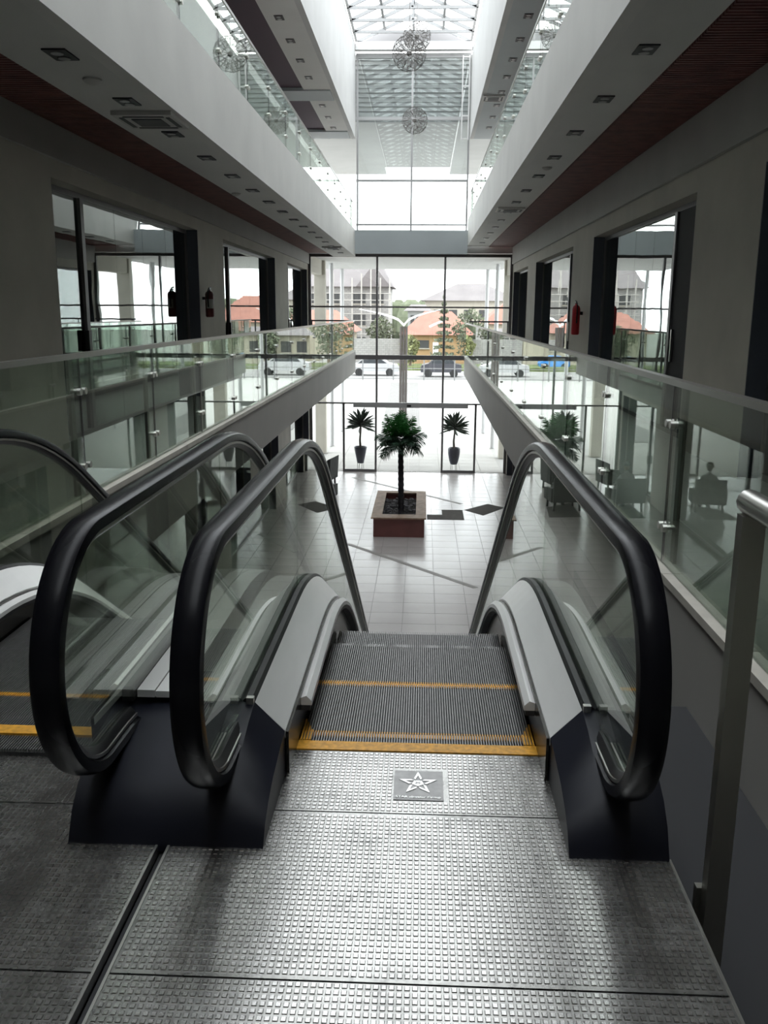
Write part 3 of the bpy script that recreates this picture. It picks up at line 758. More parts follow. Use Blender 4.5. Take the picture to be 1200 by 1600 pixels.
# cross beam and upper glazing
struct('beam_cross', MB().box(XL, XR, YF - .35, YF + .05, 3.36, 4.10), K['bluegrey'], 'blue grey cross beam between the balconies at the facade', 'beam')
uf = thing('window_20', 'upper glazing above the cross beam at the far end', 'facade', (-0.44, YF, 4.1), kind='structure')
UX = [XL + .06, -.47, XR - .04]
for x in UX: MB().box(x - .03, x + .03, YF - .04, YF + .04, 4.1, 9.45).build('mullion', K['alu2'], uf)
for z, h in ((4.30, .05), (5.68, .06), (7.58, .09), (9.44, .14)):
    MB().box(XL + .01, XR - .01, YF - .045, YF + .045, z - h / 2, z + h / 2).build('transom', K['alu2'], uf)
for a, b in zip(UX[:-1], UX[1:]):
    for z0, z1 in ((4.32, 5.65), (5.71, 7.53), (7.63, 9.37)):
        MB().box(a + .03, b - .03, YF - .004, YF + .004, z0, z1).build('pane', K['gl_clear'], uf)
# open lattice column right of the upper glazing
lc = thing('lattice_column', 'white steel lattice column beside the upper glazing', 'column', (1.2, 30.8, 6.6))
for x in (1.12, 1.33): MB().box(x - .02, x + .02, 30.78, 30.82, 6.9, 9.4).build('upright', K['whitemetal'], lc)
for z in (6.93, 7.62, 8.5, 9.35): MB().box(1.14, 1.31, 30.785, 30.815, z - .02, z + .02).build('rung', K['whitemetal'], lc)
struct('trim_8', MB().box(XL + .01, XR - .01, YF - .30, YF - .06, 9.55, 9.78), K['whitemetal'], 'white steel beam at the foot of the skylight gable', 'beam')

# ------------------------------------------------------------------ skylight
sk = thing('skylight', 'glazed gable roof on white steel trusses over the atrium', 'skylight', (-.45, 15, 9.8), kind='structure')
EZ, AZ, CX = 9.82, 10.62, -0.45
ys = [30.95 - 1.12 * k for k in range(32)]  # unseen bays behind the viewer added to brighten the near walls and plates
for y in ys:
    t = MB().bar((XL, y, EZ), (CX, y, AZ), .05, .09).bar((CX, y, AZ), (XR, y, EZ), .05, .09).build('rafter', K['truss'], sk)
    MB().bar((XL, y, EZ), (XR, y, EZ), .05, .08).build('tie_beam', K['truss'], t)
    MB().bar((CX, y, EZ), (CX, y, AZ), .05, .05).build('king_post', K['truss'], t)
ya, yb = ys[-1], ys[0]
for x, z in ((CX, AZ + .04), (-1.38, EZ + .43), (.48, EZ + .43), (XL + .03, EZ + .03), (XR - .03, EZ + .03)):
    MB().bar((x, ya, z), (x, yb, z), .07, .08).build('purlin', K['truss'], sk)
for y in ys[:-1]:
    for x0, z0_, x1, z1_ in ((XL, EZ + .07, CX, AZ + .09), (CX, AZ + .09, XR, EZ + .07)):
        MB().add([(x0, y - 1.11, z0_), (x1, y - 1.11, z1_), (x1, y - .01, z1_), (x0, y - .01, z0_), (x0, y - 1.11, z0_ + .01), (x1, y - 1.11, z1_ + .01), (x1, y - .01, z1_ + .01), (x0, y - .01, z0_ + .01)],
                 [(0, 1, 2, 3), (7, 6, 5, 4), (0, 4, 5, 1), (1, 5, 6, 2), (2, 6, 7, 3), (3, 7, 4, 0)]).build('pane', K['gl_roof'], sk)

# chandeliers
def chandelier(x, y, z, R, label, top):
    root = thing('chandelier', label, 'chandelier', (x, y, z), 'wire ball chandeliers')
    mb = MB(); pts = []
    N = 120
    for i in range(N):
        ph = math.acos(1 - 2 * (i + .5) / N); th = math.pi * (1 + 5 ** .5) * i
        pts.append(Vector((math.sin(ph) * math.cos(th), math.sin(ph) * math.sin(th), math.cos(ph))))
    for p in pts:
        mb.bar(Vector((x, y, z)) + p * R * .45, Vector((x, y, z)) + p * R, .006)
        near = sorted(pts, key=lambda q: (q - p).length)[1:4]
        for q in near: mb.bar(Vector((x, y, z)) + p * R * .96, Vector((x, y, z)) + q * R * .96, .007)
    mb.build('wire_ball', K['wire'], root)
    MB().lathe([(.02, -.06), (.06, -.03), (.06, .03), (.02, .06)], x, y, 12, z).build('hub', K['wire'], root)
    MB().tube([(x, y, z), (x, y, top)], .006, 6).build('cord', K['wire'], root)
chandelier(-.40, 21.0, 6.93, .38, 'wire ball chandelier hanging nearest, largest of the three', AZ)
chandelier(-.28, 24.6, 8.25, .36, 'wire ball chandelier hanging highest, partly behind the largest one', AZ)
chandelier(-.34, 27.6, 6.86, .38, 'wire ball chandelier hanging lowest in front of the upper glazing', AZ)

# ------------------------------------------------------------------ ceiling fittings
def downlight(x, y, z, label, group):
    root = thing('downlight', label, 'downlight', (x, y, z), group)
    MB().box(x - .085, x + .085, y - .14, y + .14, z - .012, z - .001).build('housing', K['black'], root)
    for d in (-.065, .065):
        MB().lathe([(.045, -.02), (.045, -.0121)], x, y + d, 12, z).build('lens', K['lamp'], root)
    return root
base = None
def dl_row(x, y0, dy, n, z, where):
    b = downlight(x, y0, z, '%s twin downlight in the %s' % (ORD[0], where), 'downlights in the ' + where)
    for k in range(1, n): clone(b, 0, dy * k, 0, '%s twin downlight in the %s' % (ORD[k] + (' from the camera' if k else ''), where))
dl_row(-2.62, 6.85, 1.475, 16, SL, 'left first floor soffit')
dl_row(1.79, 8.1, 1.765, 13, SR, 'right first floor soffit')
dl_row(-2.84, 17.1, 1.5, 9, TH, 'upper left soffit')
dl_row(1.88, 17.1, 1.5, 9, TH, 'upper right soffit')
def cassette(x, y, z, label, w=.56, l=.66):
    root = thing('air_conditioner', label, 'air conditioner', (x, y, z))
    MB().box(x - w / 2, x + w / 2, y - l / 2, y + l / 2, z - .04, z - .001).build('panel', K['acwhite'], root)
    MB().box(x - w / 4, x + w / 4, y - l / 4, y + l / 4, z - .048, z - .0402).build('grille', K['acdark'], root)
    for s in (-1, 1):
        MB().box(x - w / 2 + .09, x + w / 2 - .09, y + s * (l / 2 - .08) - .02, y + s * (l / 2 - .08) + .02, z - .045, z - .0402).build('slot', K['acdark'], root)
        MB().box(x + s * (w / 2 - .06) - .02, x + s * (w / 2 - .06) + .02, y - l / 2 + .11, y + l / 2 - .11, z - .045, z - .0402).build('slot', K['acdark'], root)
cassette(-2.62, 9.03, SL, 'ceiling cassette air conditioner in the near left soffit')
cassette(-2.62, 26.5, SL, 'ceiling cassette air conditioner at the far end of the left soffit')
cassette(1.78, 19.85, SR, 'ceiling cassette air conditioner in the right soffit')
cassette(1.72, 25.2, TH, 'ceiling cassette air conditioner in the upper right soffit')
def detector(x, y, z, label):
    o = MB().lathe([(.075, -.001), (.075, -.015), (.05, -.035), (.02, -.045)][::-1], x, y, 16, z).build('smoke_detector', K['acwhite'], smooth=True)
    tag(recenter(o), label, 'smoke detector')
detector(-2.65, 7.56, SL, 'round smoke detector between the first two left downlights')
detector(1.81, 14.3, SR, 'round smoke detector midway along the right soffit')
detector(-2.95, 14.6, SL, 'small round detector at the outer edge of the left soffit')

# fire extinguishers
def extinguisher(x, y, z, s, h, m, label, lab):
    root = thing('fire_extinguisher', label, 'fire extinguisher', (x, y, z)); r = .075
    MB().lathe([(r * .8, 0), (r, .02), (r, h * .78), (r * .8, h * .86), (r * .35, h * .9), (r * .35, h * .94)], x, y, 18, z).build('cylinder', m, root, smooth=True)
    MB().box(x - .02, x + .02, y - .03, y + .05, z + h * .94, z + h * .97).bar((x, y - .02, z + h * .99), (x, y + .13, z + h * 1.03), .02).bar((x, y - .02, z + h * .95), (x, y + .12, z + h * .95), .015).build('valve_handle', K['black'], root)
    MB().tube([(x, y - .03, z + h * .95), (x, y - .10, z + h * .90), (x, y - .12, z + h * .6), (x, y - .10, z + h * .35)], .012, 8).build('hose', K['black'], root, smooth=True)
    MB().box(*sorted((x + s * .07, x + s * .12)), y - .03, y + .03, z + h * .6, z + h * .7).build('wall_bracket', K['black'], root)
    if lab:
        P = [(x + (r + .001) * math.cos(a), y + (r + .001) * math.sin(a)) for a in [math.radians(-120 + 10 * k) for k in range(11)]]
        mb = MB(); vs = [(px, py, z + h * .3) for px, py in P] + [(px, py, z + h * .62) for px, py in P]
        mb.add(vs, [(i, i + 1, i + 12, i + 11) for i in range(10)]); mb.build('label_sticker', K['label'], root)
extinguisher(-3.78, 16.1, 1.38, -1, .50, K['extdark'], 'dark fire extinguisher with pale label on the left wall pier', True)
extinguisher(2.83, 17.2, 1.10, 1, .60, K['extred'], 'bright red fire extinguisher on the right wall pier', False)

# ------------------------------------------------------------------ planter with palm
pl = thing('planter_box', 'maroon tiled planter box with tan stone rim in the hall centre', 'planter', (-.53, 23.3, ZL))
px0, px1, py0, py1 = -1.17, .10, 21.70, 24.95; zr = -3.52
m = MB(); t = .16
m.box(px0, px1, py0, py0 + t, ZL, zr).box(px0, px1, py1 - t, py1, ZL, zr).box(px0, px0 + t, py0 + t, py1 - t, ZL, zr).box(px1 - t, px1, py0 + t, py1 - t, ZL, zr)
m.build('box_wall', K['planter'], pl)
ox0, ox1, oy0, oy1 = px0 - .06, px1 + .05, py0 - .1, py1 + .1
def rimslab(x0, x1, y0, y1):
    MB().box(x0 + .003, x1 - .003, y0 + .003, y1 - .003, zr, zr + .035).build('rim_stone', K['rim'], pl)
iw = .27
for k in range(2): rimslab(ox0 + (ox1 - ox0) / 2 * k, ox0 + (ox1 - ox0) / 2 * (k + 1), oy0, oy0 + .42); rimslab(ox0 + (ox1 - ox0) / 2 * k, ox0 + (ox1 - ox0) / 2 * (k + 1), oy1 - .3, oy1)
yy0, yy1 = oy0 + .42, oy1 - .3
for k in range(4):
    a = yy0 + (yy1 - yy0) / 4 * k; b = yy0 + (yy1 - yy0) / 4 * (k + 1); rimslab(ox0, ox0 + iw, a, b); rimslab(ox1 - iw, ox1, a, b)
MB().box(px0 + t, px1 - t, py0 + t, py1 - t, ZL + .02, zr - .15).build('soil', K['soil'], pl)
rk = MB()
for _ in range(150):
    x = random.uniform(px0 + .22, px1 - .22); y = random.uniform(py0 + .3, py1 - .25); s = random.uniform(.03, .085); z = zr - .15
    pts = [Vector((x + s * math.cos(a + random.uniform(-.3, .3)), y + s * math.sin(a) * random.uniform(.7, 1.2), z + random.uniform(0, .02))) for a in (0, 1.25, 2.5, 3.8, 5.0)]
    tp = [p + Vector((random.uniform(-.01, .01), random.uniform(-.01, .01), s * random.uniform(.5, 1.1))) for p in pts]
    tp = [(p - Vector((x, y, 0))) * .75 + Vector((x, y, z * .25)) for p in tp]
    rk.add(pts + tp, [(4, 3, 2, 1, 0), (5, 6, 7, 8, 9)] + [(i, (i + 1) % 5, (i + 1) % 5 + 5, i + 5) for i in range(5)])
rk.build('rocks', K['rock'], pl, kind='stuff')
for k, (x, y, a) in enumerate(((-.68, 22.25, .2), (-.42, 22.35, -.1), (-.36, 22.15, 1.4))):
    o = MB().box(-.10, .10, -.03, .03, 0, .02).build('stone_offcut', K['paper']); o.location = (x, y, zr - .075); o.rotation_euler = (0.1, 0, a)
    tag(o, ['pale stone offcut left of the palm trunk', 'pale stone offcut right of the palm trunk', 'upright pale stone offcut by the planter front rim'][k], 'stone')

def frond_mesh(L, m, droop, seed, nl=15, wid=.19):
    rnd = random.Random(seed); mb = MB(); spine = []
    for i in range(nl + 1):
        t = i / nl; spine.append(Vector((L * t * (1 - .15 * droop * t), 0, L * (.30 * t - droop * t * t * .75))))
    mb.tube(spine, [.008 * (1 - .7 * i / nl) for i in range(nl + 1)], 4)
    for i in range(2, nl + 1):
        t = i / nl; w = wid * math.sin(math.pi * min(1, .25 + .75 * t)) ** .6 + .05; d = (spine[i] - spine[i - 1]).normalized()
        for s in (-1, 1):
            tip = spine[i] + d * w * .75 + Vector((0, s * w, -w * .35 * rnd.uniform(.3, 1.4))); mid = spine[i] * .5 + tip * .5 + Vector((0, 0, .01))
            o = d * .016
            mb.add([spine[i] - o, spine[i] + o, mid + o * 1.2, tip, mid - o * 1.2], [(0, 1, 2, 3, 4)])
    return mb.mesh('frond', m)
palm = thing('palm_tree', 'small palm tree with dark trunk growing in the planter box', 'palm', (-.52, 22.65, zr - .15))
tz0 = zr - .15; cz = -1.72
pts = [(-.50, 22.65, tz0), (-.51, 22.65, tz0 + .5), (-.525, 22.65, tz0 + 1.0), (-.53, 22.65, cz)]
mb = MB()
nr = 26; PP = []; RR = []
for i in range(nr + 1):
    t = i / nr; z = tz0 + (cz - tz0) * t; PP.append((-.50 - .03 * t, 22.65, z)); RR.append((.082 if i % 2 else .070) * (1 - .12 * t))
mb.tube(PP, RR, 12); mb.build('trunk', K['bark'], palm)
FM = [frond_mesh(.66, K['frond2'], .75, 1), frond_mesh(.64, K['frond2'], .45, 2), frond_mesh(.52, K['frond'], .05, 3), frond_mesh(.5, K['frond'], -.45, 4)]
rnd = random.Random(5)
for ring, (n, me, tilt, dz) in enumerate(((15, 0, .12, -.02), (14, 1, -.05, .05), (11, 2, -.28, .10), (8, 3, -.50, .12), (5, 3, -.95, .12))):
    for k in range(n):
        o = link('frond', FM[me], palm, loc=(-.53, 22.65, cz + dz))
        o.rotation_euler = (rnd.uniform(-.55, .55), tilt + rnd.uniform(-.22, .22), 2 * math.pi * (k + rnd.uniform(-.25, .25)) / n + ring * .4)
        s_ = rnd.uniform(.85, 1.08); o.scale = (s_, s_, s_)

# potted yuccas outside the entrance
def blade_mesh(L, w):
    mb = MB(); n = 5; V = []
    for i in range(n + 1):
        t = i / n; ww = w * (.35 + 1.3 * t) * (1 - t ** 3) if t < 1 else 0.001; x = L * t; z = -.10 * L * t * t
        V += [(x, -ww, z + ww * .3), (x, 0, z), (x, ww, z + ww * .3)]
    fs = []
    for i in range(n):
        a = i * 3; fs += [(a, a + 1, a + 4, a + 3), (a + 1, a + 2, a + 5, a + 4)]
    return mb.add(V, fs).mesh('leaf', K['yucca'])
BL = [blade_mesh(.60, .052), blade_mesh(.54, .048)]
def yucca(x, y, label, seed, taper, hs):
    rnd = random.Random(seed); root = thing('potted_yucca', label, 'potted plant', (x, y, ZL - .08)); z0 = ZL - .02
    if taper: prof = [(.12, .0), (.20, .40), (.235, .58), (.225, .60), (.20, .585), (.19, .55)]
    else: prof = [(.12, 0), (.17, .14), (.215, .40), (.22, .55), (.20, .60), (.18, .585), (.17, .55)]
    MB().lathe(prof, x, y, 20, z0 + .16).build('pot', K['pot'], root, smooth=True)
    st = MB()
    for a in (.4, 2.0, 3.6, 5.2): st.bar((x + .12 * math.cos(a), y + .12 * math.sin(a), ZL - .09), (x + .12 * math.cos(a), y + .12 * math.sin(a), z0 + .165), .02)
    st.build('pot_stand', K['whitemetal'], root)
    MB().lathe([(.18, 0), (.18, .02)], x, y, 16, z0 + .70).build('soil', K['soil'], root)
    zc = z0 + .72 + hs
    MB().tube([(x, y, z0 + .7), (x - .02, y, z0 + 1.0), (x + .01, y, zc - .1), (x, y, zc + .02)], [.045, .036, .03, .035], 8).build('stem', K['stem'], root)
    for k in range(64):
        o = link('leaf', BL[k % 2], root, loc=(x, y, zc + .12 * (k / 64)))
        el = -1.40 + 1.65 * (1 - k / 64) ** .8
        o.rotation_euler = (rnd.choice((-1, 1)) * rnd.uniform(.5, 1.2), el + rnd.uniform(-.12, .12), k * 2.399 + rnd.uniform(-.2, .2))
yucca(-2.20, 32.0, 'potted yucca in a tapered dark pot behind the left door sidelight', 11, True, .78)
yucca(1.17, 32.0, 'potted yucca in a rounded dark pot behind the right door sidelight', 12, False, .70)

# ------------------------------------------------------------------ armchairs and the seated person
def armchair(x, y, rz, m, label):
    root = thing('armchair', label, 'armchair', (x, y, ZL))
    def P(mb, name, mm):
        me = mb.mesh(name, mm); o = bpy.data.objects.new(name, me); COL.objects.link(o); o.parent = root; return o
    P(MB().box(-.36, .36, -.34, .34, .26, .44), 'seat', m)
    P(MB().prism_x([(-.42, .26), (-.30, .26), (-.34, .92), (-.46, .98)], -.42, .42), 'backrest', m)
    for s in (-1, 1):
        P(MB().prism_x([(-.36, .26), (.36, .26), (.36, .58), (-.36, .66)], *sorted((s * .362, s * .47))), 'armrest', m)
        for yy in (-.34, .30): P(MB().bar((s * .38, yy, 0), (s * .36, yy, .26), .05), 'leg', K['black'])
    root.rotation_euler = (0, 0, rz); return root
armchair(-2.95, 25.4, -.15, K['chair'], 'dark grey armchair with its back to the camera, left of the planter')
armchair(-3.2, 28.2, 1.35, K['chair'], 'dark grey armchair under the left walkway facing right')
def person(x, y, z):
    root = thing('person', 'person in a grey shirt seated in the armchair left of the planter', 'person', (x, y, z))
    J = [(0, 0, .52), (0, -.04, .72), (0, -.06, .95), (0, -.03, 1.06), (0, -.01, 1.14),
         (.09, .02, .52), (.12, .40, .54), (.12, .44, .12), (.12, .56, .05), (-.09, .02, .52), (-.12, .40, .54), (-.12, .44, .12), (-.12, .56, .05),
         (.17, -.05, .99), (.26, .02, .74), (.24, .24, .68), (.22, .33, .67), (-.17, -.05, .99), (-.26, .02, .74), (-.24, .24, .68), (-.22, .33, .67)]
    E = [(0, 1), (1, 2), (2, 3), (3, 4), (0, 5), (5, 6), (6, 7), (7, 8), (0, 9), (9, 10), (10, 11), (11, 12), (2, 13), (13, 14), (14, 15), (15, 16), (2, 17), (17, 18), (18, 19), (19, 20)]
    Rr = [.14, .13, .14, .06, .05, .10, .075, .05, .035, .10, .075, .05, .035, .06, .045, .035, .03, .06, .045, .035, .03]
    me = bpy.data.meshes.new('body'); me.from_pydata(J, E, []); me.materials.append(K['shirt'])
    o = bpy.data.objects.new('body', me); COL.objects.link(o); o.parent = root
    sm = o.modifiers.new('skin', 'SKIN'); o.modifiers.new('sub', 'SUBSURF').levels = 1
    lay = me.skin_vertices[0].data
    for i, r_ in enumerate(Rr): lay[i].radius = (r_, r_); lay[i].use_root = (i == 0)
    hd = MB().lathe([(.03, -.13), (.065, -.11), (.085, -.04), (.093, .02), (.085, .08), (.05, .12), (.01, .13)], 0, .0, 14, 1.27)
    q = hd.mesh('head', K['skin'], True); h = bpy.data.objects.new('head', q); COL.objects.link(h); h.parent = root
    hr = MB().lathe([(.094, .0), (.1, .04), (.092, .09), (.055, .132), (.01, .142)], 0, -.008, 14, 1.27).mesh('hair', K['hair'], True)
    h2 = bpy.data.objects.new('hair', hr); COL.objects.link(h2); h2.parent = root
    nose = MB().prism_x([(.088, 1.26), (.118, 1.235), (.088, 1.225)], -.012, .012).mesh('nose', K['skin'])
    h3 = bpy.data.objects.new('nose', nose); COL.objects.link(h3); h3.parent = root
    for s in (-1, 1):
        ear = bpy.data.objects.new('ear', MB().tube([(s * .088, 0, 1.24), (s * .098, 0, 1.27), (s * .09, 0, 1.295)], [.012, .018, .012], 6).mesh('ear', K['skin'])); COL.objects.link(ear); ear.parent = root
        tr = MB().tube([(s * .09, .0, .52), (s * .12, .40, .545), (s * .12, .455, .12)], [.115, .085, .06], 10)
        t = bpy.data.objects.new('trouser_leg', tr.mesh('trouser_leg', K['trouser'], True)); COL.objects.link(t); t.parent = root
        sh = bpy.data.objects.new('shoe', MB().box(s * .12 - .045, s * .12 + .045, .40, .66, .0, .085).mesh('shoe', K['black'])); COL.objects.link(sh); sh.parent = root
    root.rotation_euler = (0, 0, -.15)
person(-2.95, 25.42, ZL)

# ------------------------------------------------------------------ outside: canopy, columns, porch
ZG = -4.10
struct('canopy_low', MB().box(-4.5, 3.6, YF + .1, 42.8, 3.40, 3.72), K['canopy'], 'white soffit of the entrance canopy outside the facade', 'canopy')
struct('porch_roof', MB().box(-6, 5, YF + .15, 40.5, 7.5, 7.7).box(-6, -1.75, 40.5, 42.5, 7.5, 7.7).box(1.05, 5, 40.5, 42.5, 7.5, 7.7), K['clad'], 'high porch roof outside the upper glazing', 'canopy')
pc = struct('reflection_backdrop', MB().box(XL - .3, XR + .3, YF + .5, YF + .6, 7.71, 9.6), K['clad'], 'added grey wall behind the upper glazing, ribbed to imitate the skylight reflection', 'cladding')
rb = MB()  # ribs on the added wall imitate the skylight reflected in the glazing
for k in range(13): rb.box(XL - .28, XR + .28, YF + .46, YF + .499, 7.76 + k * .14, 7.84 + k * .14)
rb.build('reflection_rib', K['clad'], pc, kind='stuff')
struct('gable_roof_sheet', MB().prism_y([(-2.4, 9.82), (-1.5, 10.30), (.6, 10.30), (1.5, 9.82)], YF + .5, YF + .9), K['clad2'], 'dark grey roof sheet seen through the skylight gable', 'roof')
def column(x, y, label):
    o = MB().tube([(x, y, ZG), (x, y, 3.4)], .085, 14).build('porch_column', K['alu2'], smooth=True); tag(recenter(o), label, 'column')
column(-3.80, 37.7, 'slender white porch column outside left, nearer of two')
column(-3.78, 42.5, 'slender white porch column outside left, farther of two')
column(2.98, 37.7, 'slender white porch column outside right, nearer of two')
column(2.90, 42.5, 'slender white porch column outside right, farther of two')
struct('wall_porch_left', MB().box(-4.25, -3.83, 35.6, 36.0, ZG, 3.4).box(-4.25, -3.95, YF + .1, 36, 2.85, 3.4).box(-4.5, -4.2, YF + .1, 32.4, ZG, 3.4), K['wall'], 'grey porch pier outside the facade on the left', 'pier')
struct('wall_porch_right', MB().box(3.02, 3.48, 34.9, 35.3, ZG, 3.4).box(3.1, 3.48, YF + .1, 35, 2.85, 3.4).box(3.3, 3.6, YF + .1, 32.4, ZG, 3.4), K['wall'], 'grey porch pier outside the facade on the right', 'pier')

# ground outside
struct('ground', MB().box(-80, 80, YF + .3, 260, ZG - .3, ZG - .02), K['ground'], 'pale concrete forecourt and ground outside', 'ground')
pv = MB()
for j in range(9):
    for i in range(9): pv.box(-3.78 + i * .74 + .006, -3.78 + (i + 1) * .74 - .006, YF + .32 + j * .75 + .006, YF + .32 + (j + 1) * .75 - .006, ZG - .02, ZG)
o = pv.build('paving_slabs', K['slab']); o['kind'] = 'stuff'; tag(o, 'pale paving slabs just outside the entrance doors', 'paving')
struct('paver_strip', MB().prism_z([(-1.9, 40), (-.05, 40), (-.35, 73), (-2.55, 73)], ZG - .02, ZG + .004), K['strip'], 'grey paver strip running away across the forecourt', 'paving')
struct('road', MB().box(-80, 80, 78, 87, ZG - .02, ZG + .01), K['road'], 'concrete road beyond the forecourt', 'road')
struct('verge', MB().box(-80, 80, 88.5, 94, ZG - .02, ZG + .35), K['grass'], 'grass verge beyond the road', 'grass')
# lamp mast with two white wings
lm = thing('street_lamp', 'tall lamp mast with two white curved wings in the forecourt', 'street lamp', (-1.06, 50, ZG))
for x in (-1.22, -1.07, -0.92): MB().tube([(x, 50, ZG), (x, 50, .70)], .07, 8).build('mast_pole', K['lampmast'], lm)
for s, L in ((-1, 2.45), (1, 2.0)):
    n = 8; V = []; 
    for i in range(n + 1):
        t = i / n; x = -1.07 + s * L * t; z = .70 + .95 * t ** .55 - (.05 * t); w = .30 * (1 - .85 * t)
        V += [(x, 50 - w / 2, z), (x, 50 + w / 2, z), (x, 50 + w / 2, z + .12 * (1 - t) + .03), (x, 50 - w / 2, z + .12 * (1 - t) + .03)]
    fs = [(0, 1, 2, 3), (4 * n + 3, 4 * n + 2, 4 * n + 1, 4 * n)]
    for i in range(n):
        a = 4 * i
        for k in range(4): fs.append((a + k, a + (k + 1) % 4, a + (k + 1) % 4 + 4, a + k + 4))
    MB().add(V, fs).build('wing', K['whitemetal'], lm)
# fence
fe = thing('boundary_fence', 'grey railing fence along the forecourt edge', 'fence', (0, 75.5, ZG))
for k in range(13):
    x = -26 + k * 2.55 + 20.8 - 10; MB().box(x - .05, x + .05, 75.45, 75.55, ZG, ZG + 1.85).build('post', K['fence'], fe)
for z in (.08, .95, 1.8): MB().box(-16, 17, 75.47, 75.53, ZG + z, ZG + z + .06).build('rail', K['fence'], fe)

# cars
def car(x, y, s, m, label, L=4.4, H=1.62, W=1.8):
    root = thing('car', label, 'car', (x, y, ZG)); z = ZG
    P = [(-.5, .32), (-.49, .62), (-.36, .66), (-.22, .97), (.12, 1.0), (.30, .68), (.46, .60), (.5, .45), (.49, .25), (-.47, .25)]
    pts = [(x + s * a * L, z + b * H) for a, b in P]
    MB().prism_y(pts, y - W / 2, y + W / 2).build('body', m, root)
    gl = [(-.33, .68), (-.21, .93), (.11, .955), (.26, .69)]
    MB().prism_y([(x + s * a * L, z + b * H) for a, b in gl], y - W / 2 - .01, y - W / 2 + .02).build('side_window', K['carglass'], root)
    for a in (-.31, .31):
        MB().tube([(x + a * L, y - W / 2 - .02, z + .34), (x + a * L, y - W / 2 + .2, z + .34)], .34, 16).build('wheel', K['tyre'], root)
        MB().tube([(x + a * L, y + W / 2 - .2, z + .34), (x + a * L, y + W / 2 + .02, z + .34)], .34, 16).build('wheel', K['tyre'], root)
car(-4.3, 81.0, 1, K['carsilver'], 'silver estate car on the road left of the lamp mast', 4.4)
car(1.6, 80.0, -1, K['cardark'], 'dark car added for an unclear dark shape right of the lamp mast', 3.6, 1.75)  # car model placed where only an unclear dark shape is known
car(7.6, 80.5, 1, K['carsilver'], 'silver car seen through the right balustrade', 4.6, 1.8)
car(-10.2, 91.5, 1, K['carblue'], 'bright blue car seen through the left balustrade', 3.0, 1.4)

# far buildings ------------------------------------------------------
def roof_hip(x0, x1, y0, y1, z, h, inset, oh=.6):
    x0 -= oh; x1 += oh; y0 -= oh; y1 += oh; ym = (y0 + y1) / 2
    return MB().add([(x0, y0, z), (x1, y0, z), (x1, y1, z), (x0, y1, z), (x0 + inset, ym, z + h), (x1 - inset, ym, z + h)],
                    [(3, 2, 1, 0), (0, 1, 5, 4), (1, 2, 5), (2, 3, 4, 5), (3, 0, 4)])
def house(name, x0, x1, y0, y1, ztop, wm, rm, rh, inset, wins, label, wmat='opening'):
    root = thing(name, label, 'building', ((x0 + x1) / 2, (y0 + y1) / 2, ZG))
    MB().box(x0, x1, y0, y1, ZG, ztop).build('wall', wm, root)
    roof_hip(x0, x1, y0, y1, ztop, rh, inset).build('roof', rm, root)
    for (a, b, c, d) in wins:
        w = MB().box(a, b, y0 - .08, y0 + .05, c, d).build('window', K[wmat], root)
        MB().box(a - .08, b + .08, y0 - .16, y0 - .081, c - .12, c).build('sill', K['beige'], w)
    return root
wins = []
for zf in (-2.9, -.2, 2.4):
    for x in (-18.4, -14.8, -11.8, -8.6, -6.4):
        wins.append((x, x + 1.5, zf, zf + 1.3))
hb = house('unfinished_building', -20, -4.3, 112, 126, 4.4, K['block'], K['roofbrown'], 4.9, 2.9, wins, 'unfinished grey blockwork building with brown roof behind scaffolding')
MB().add([(-8.2, 111, 4.4), (-4.0, 111, 4.4), (-6.1, 111, 7.0), (-8.2, 118, 4.4), (-4.0, 118, 4.4), (-6.1, 118, 7.0)],
         [(0, 1, 2), (5, 4, 3), (0, 2, 5, 3), (1, 4, 5, 2), (0, 3, 4, 1)]).build('gable', K['roofbrown'], hb)
sc = thing('scaffold', 'pale pole scaffolding in front of the unfinished building', 'scaffolding', (-11, 110.5, ZG))
for k in range(14): MB().tube([(-18.8 + 1.13 * k, 110.5, ZG), (-18.8 + 1.13 * k, 110.5, 5.4 + (k % 3) * .5)], .09, 6).build('upright_pole', K['scaffold'], sc)
for z in (-2.8, -2.0, -1.2, -.4, .4, 1.2, 2.0, 2.8, 3.6): MB().tube([(-19, 110.4, z), (-3.9, 110.4, z)], .05, 6).build('cross_pole', K['scaffold'], sc)
house('bungalow', -1.9, 5.0, 95, 103, -.85, K['orange'], K['roofred'], 2.4, 2.6, [(-.7, .6, -2.2, -1.4)], 'orange bungalow with terracotta hip roof beyond the road')
b = bpy.data.objects['bungalow']
MB().box(1.0, 1.6, 94.9, 95.05, ZG + .3, -1.6).build('door', K['whitemetal'], b)
MB().bar((.6, 94.2, .0), (2.3, 94.2, .75), .1, .22).build('white_verge_board', K['whitemetal'], b)
house('long_building', .2, 14, 135, 147, 3.1, K['beige'], K['roofbrown'], 2.6, 5.5, [(1.5 + 2.2 * k, 2.7 + 2.2 * k, .4, 1.8) for k in range(5)], 'beige long building with brown hip roof behind the bungalow')
house('red_roofed_house', 7.2, 16, 104, 112, .2, K['cream'], K['roofred'], 3.0, 3.5, [(8.4, 9.6, -2.4, -1.2), (11, 12.2, -2.4, -1.2)], 'cream house with red roof at the right behind the porch column')
house('low_shops', 7.0, 15, 91.2, 93.6, -.9, K['cream'], K['roofbrown'], .8, 1.0, [(7.0 + 1.6 * k, 8.0 + 1.6 * k, -2.6, -1.5) for k in range(5)], 'low cream building with dark windows seen through the right balustrade')
house('orange_house_left', -17, -7.6, 96, 104, -.6, K['cream'], K['roofred'], 2.2, 2.5, [(-15, -13.8, -2.4, -1.2), (-11.5, -10.3, -2.4, -1.2)], 'cream house with red roof seen through the left balustrade')
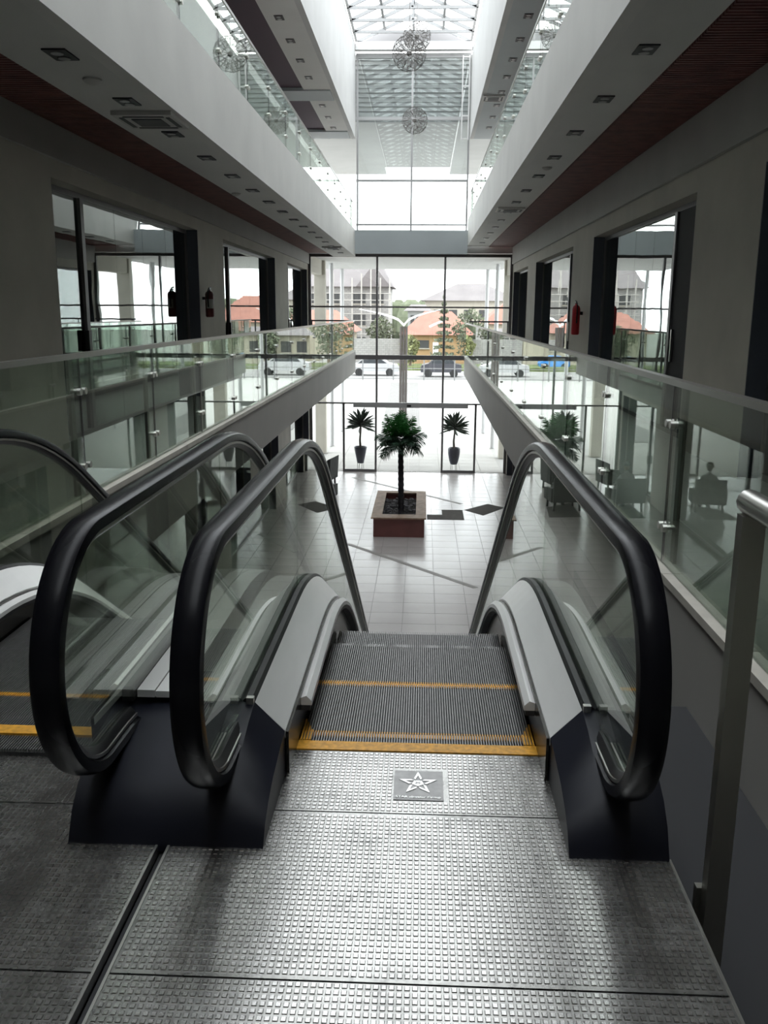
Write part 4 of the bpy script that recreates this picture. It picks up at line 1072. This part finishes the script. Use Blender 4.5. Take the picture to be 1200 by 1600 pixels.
wl = MB().box(-7.5, -2.2, 96.0, 96.3, ZG, -1.3).build('boundary_wall', K['block']); tag(recenter(wl), 'grey block boundary wall below the unfinished building', 'wall')
house('grey_house', -2.2, 0.6, 128, 134, 1.6, K['clad'], K['roofbrown'], .9, 1, [(-1.8 + .8 * k, -1.3 + .8 * k, -.6, 1.0) for k in range(3)], 'pale grey house between the unfinished building and the bungalow')

# trees
def tree(x, y, h, w, m, label, seed, conif=False):
    rnd = random.Random(seed); root = thing('tree', label, 'tree', (x, y, ZG))
    MB().tube([(x, y, ZG), (x + .1, y, ZG + h * .5), (x, y, ZG + h * .85)], [.16, .11, .04], 8).build('trunk', K['trunk'], root)
    mb = MB(); n = 1500
    for _ in range(n):
        if conif:
            t = rnd.random() ** .8; r = w * (1 - t) * rnd.random() ** .5; a = rnd.uniform(0, 6.28); tt = round(t * 9) / 9 + rnd.uniform(-.02, .02)
            p = Vector((x + r * math.cos(a), y + r * math.sin(a), ZG + h * (.15 + .85 * tt) - r * .15))
        else:
            u = Vector((rnd.gauss(0, 1), rnd.gauss(0, 1), rnd.gauss(0, 1))).normalized() * (rnd.random() ** .4)
            p = Vector((x + u.x * w * (1 + .2 * math.sin(5 * u.z)), y + u.y * w, ZG + h * .6 + u.z * h * .42))
        s = rnd.uniform(.06, .14); d1 = Vector((rnd.gauss(0, 1), rnd.gauss(0, 1), rnd.gauss(0, 1))).normalized() * s * 1.6; d2 = Vector((rnd.gauss(0, 1), rnd.gauss(0, 1), rnd.gauss(0, 1))).normalized() * s
        mb.add([p - d1, p - d2, p + d1, p + d2], [(0, 1, 2, 3)])
    mb.build('foliage', m, root, kind='stuff')
tree(1.95, 88.2, 7.0, 1.3, K['tree'], 'slim conifer beyond the road, right of the bungalow door', 1, True)
tree(4.6, 89.5, 5.9, 1.7, K['tree'], 'broad grey green tree right of the conifer', 2)
tree(-1.3, 90.5, 3.3, .9, K['tree2'], 'yellow green bush beside the lamp mast', 3)
tree(-4.6, 99, 5.0, 1.4, K['tree'], 'grey green tree at the corner of the unfinished building', 4)
tree(10.6, 89.4, 4.2, 1.0, K['tree'], 'low tree right of the broad tree', 5)
tree(-12.4, 90, 4.4, 1.8, K['tree'], 'tree seen through the left balustrade', 6)
o = thing('far_treeline', 'hazy treeline on the horizon', 'trees', (-3, 190, ZG)); mb = MB(); rnd = random.Random(9)
for k in range(26):
    x = -26 + 2.6 * k; r = rnd.uniform(2.0, 3.2); mb.lathe([(r * .5, 0), (r, 1.5), (r * 1.05, 4.5), (r * .8, 6.5 + rnd.uniform(0, 1.2)), (r * .3, 8)], x, 190 + rnd.uniform(-3, 3), 9, ZG)
mb.build('crowns', K['tree'], o, kind='stuff')
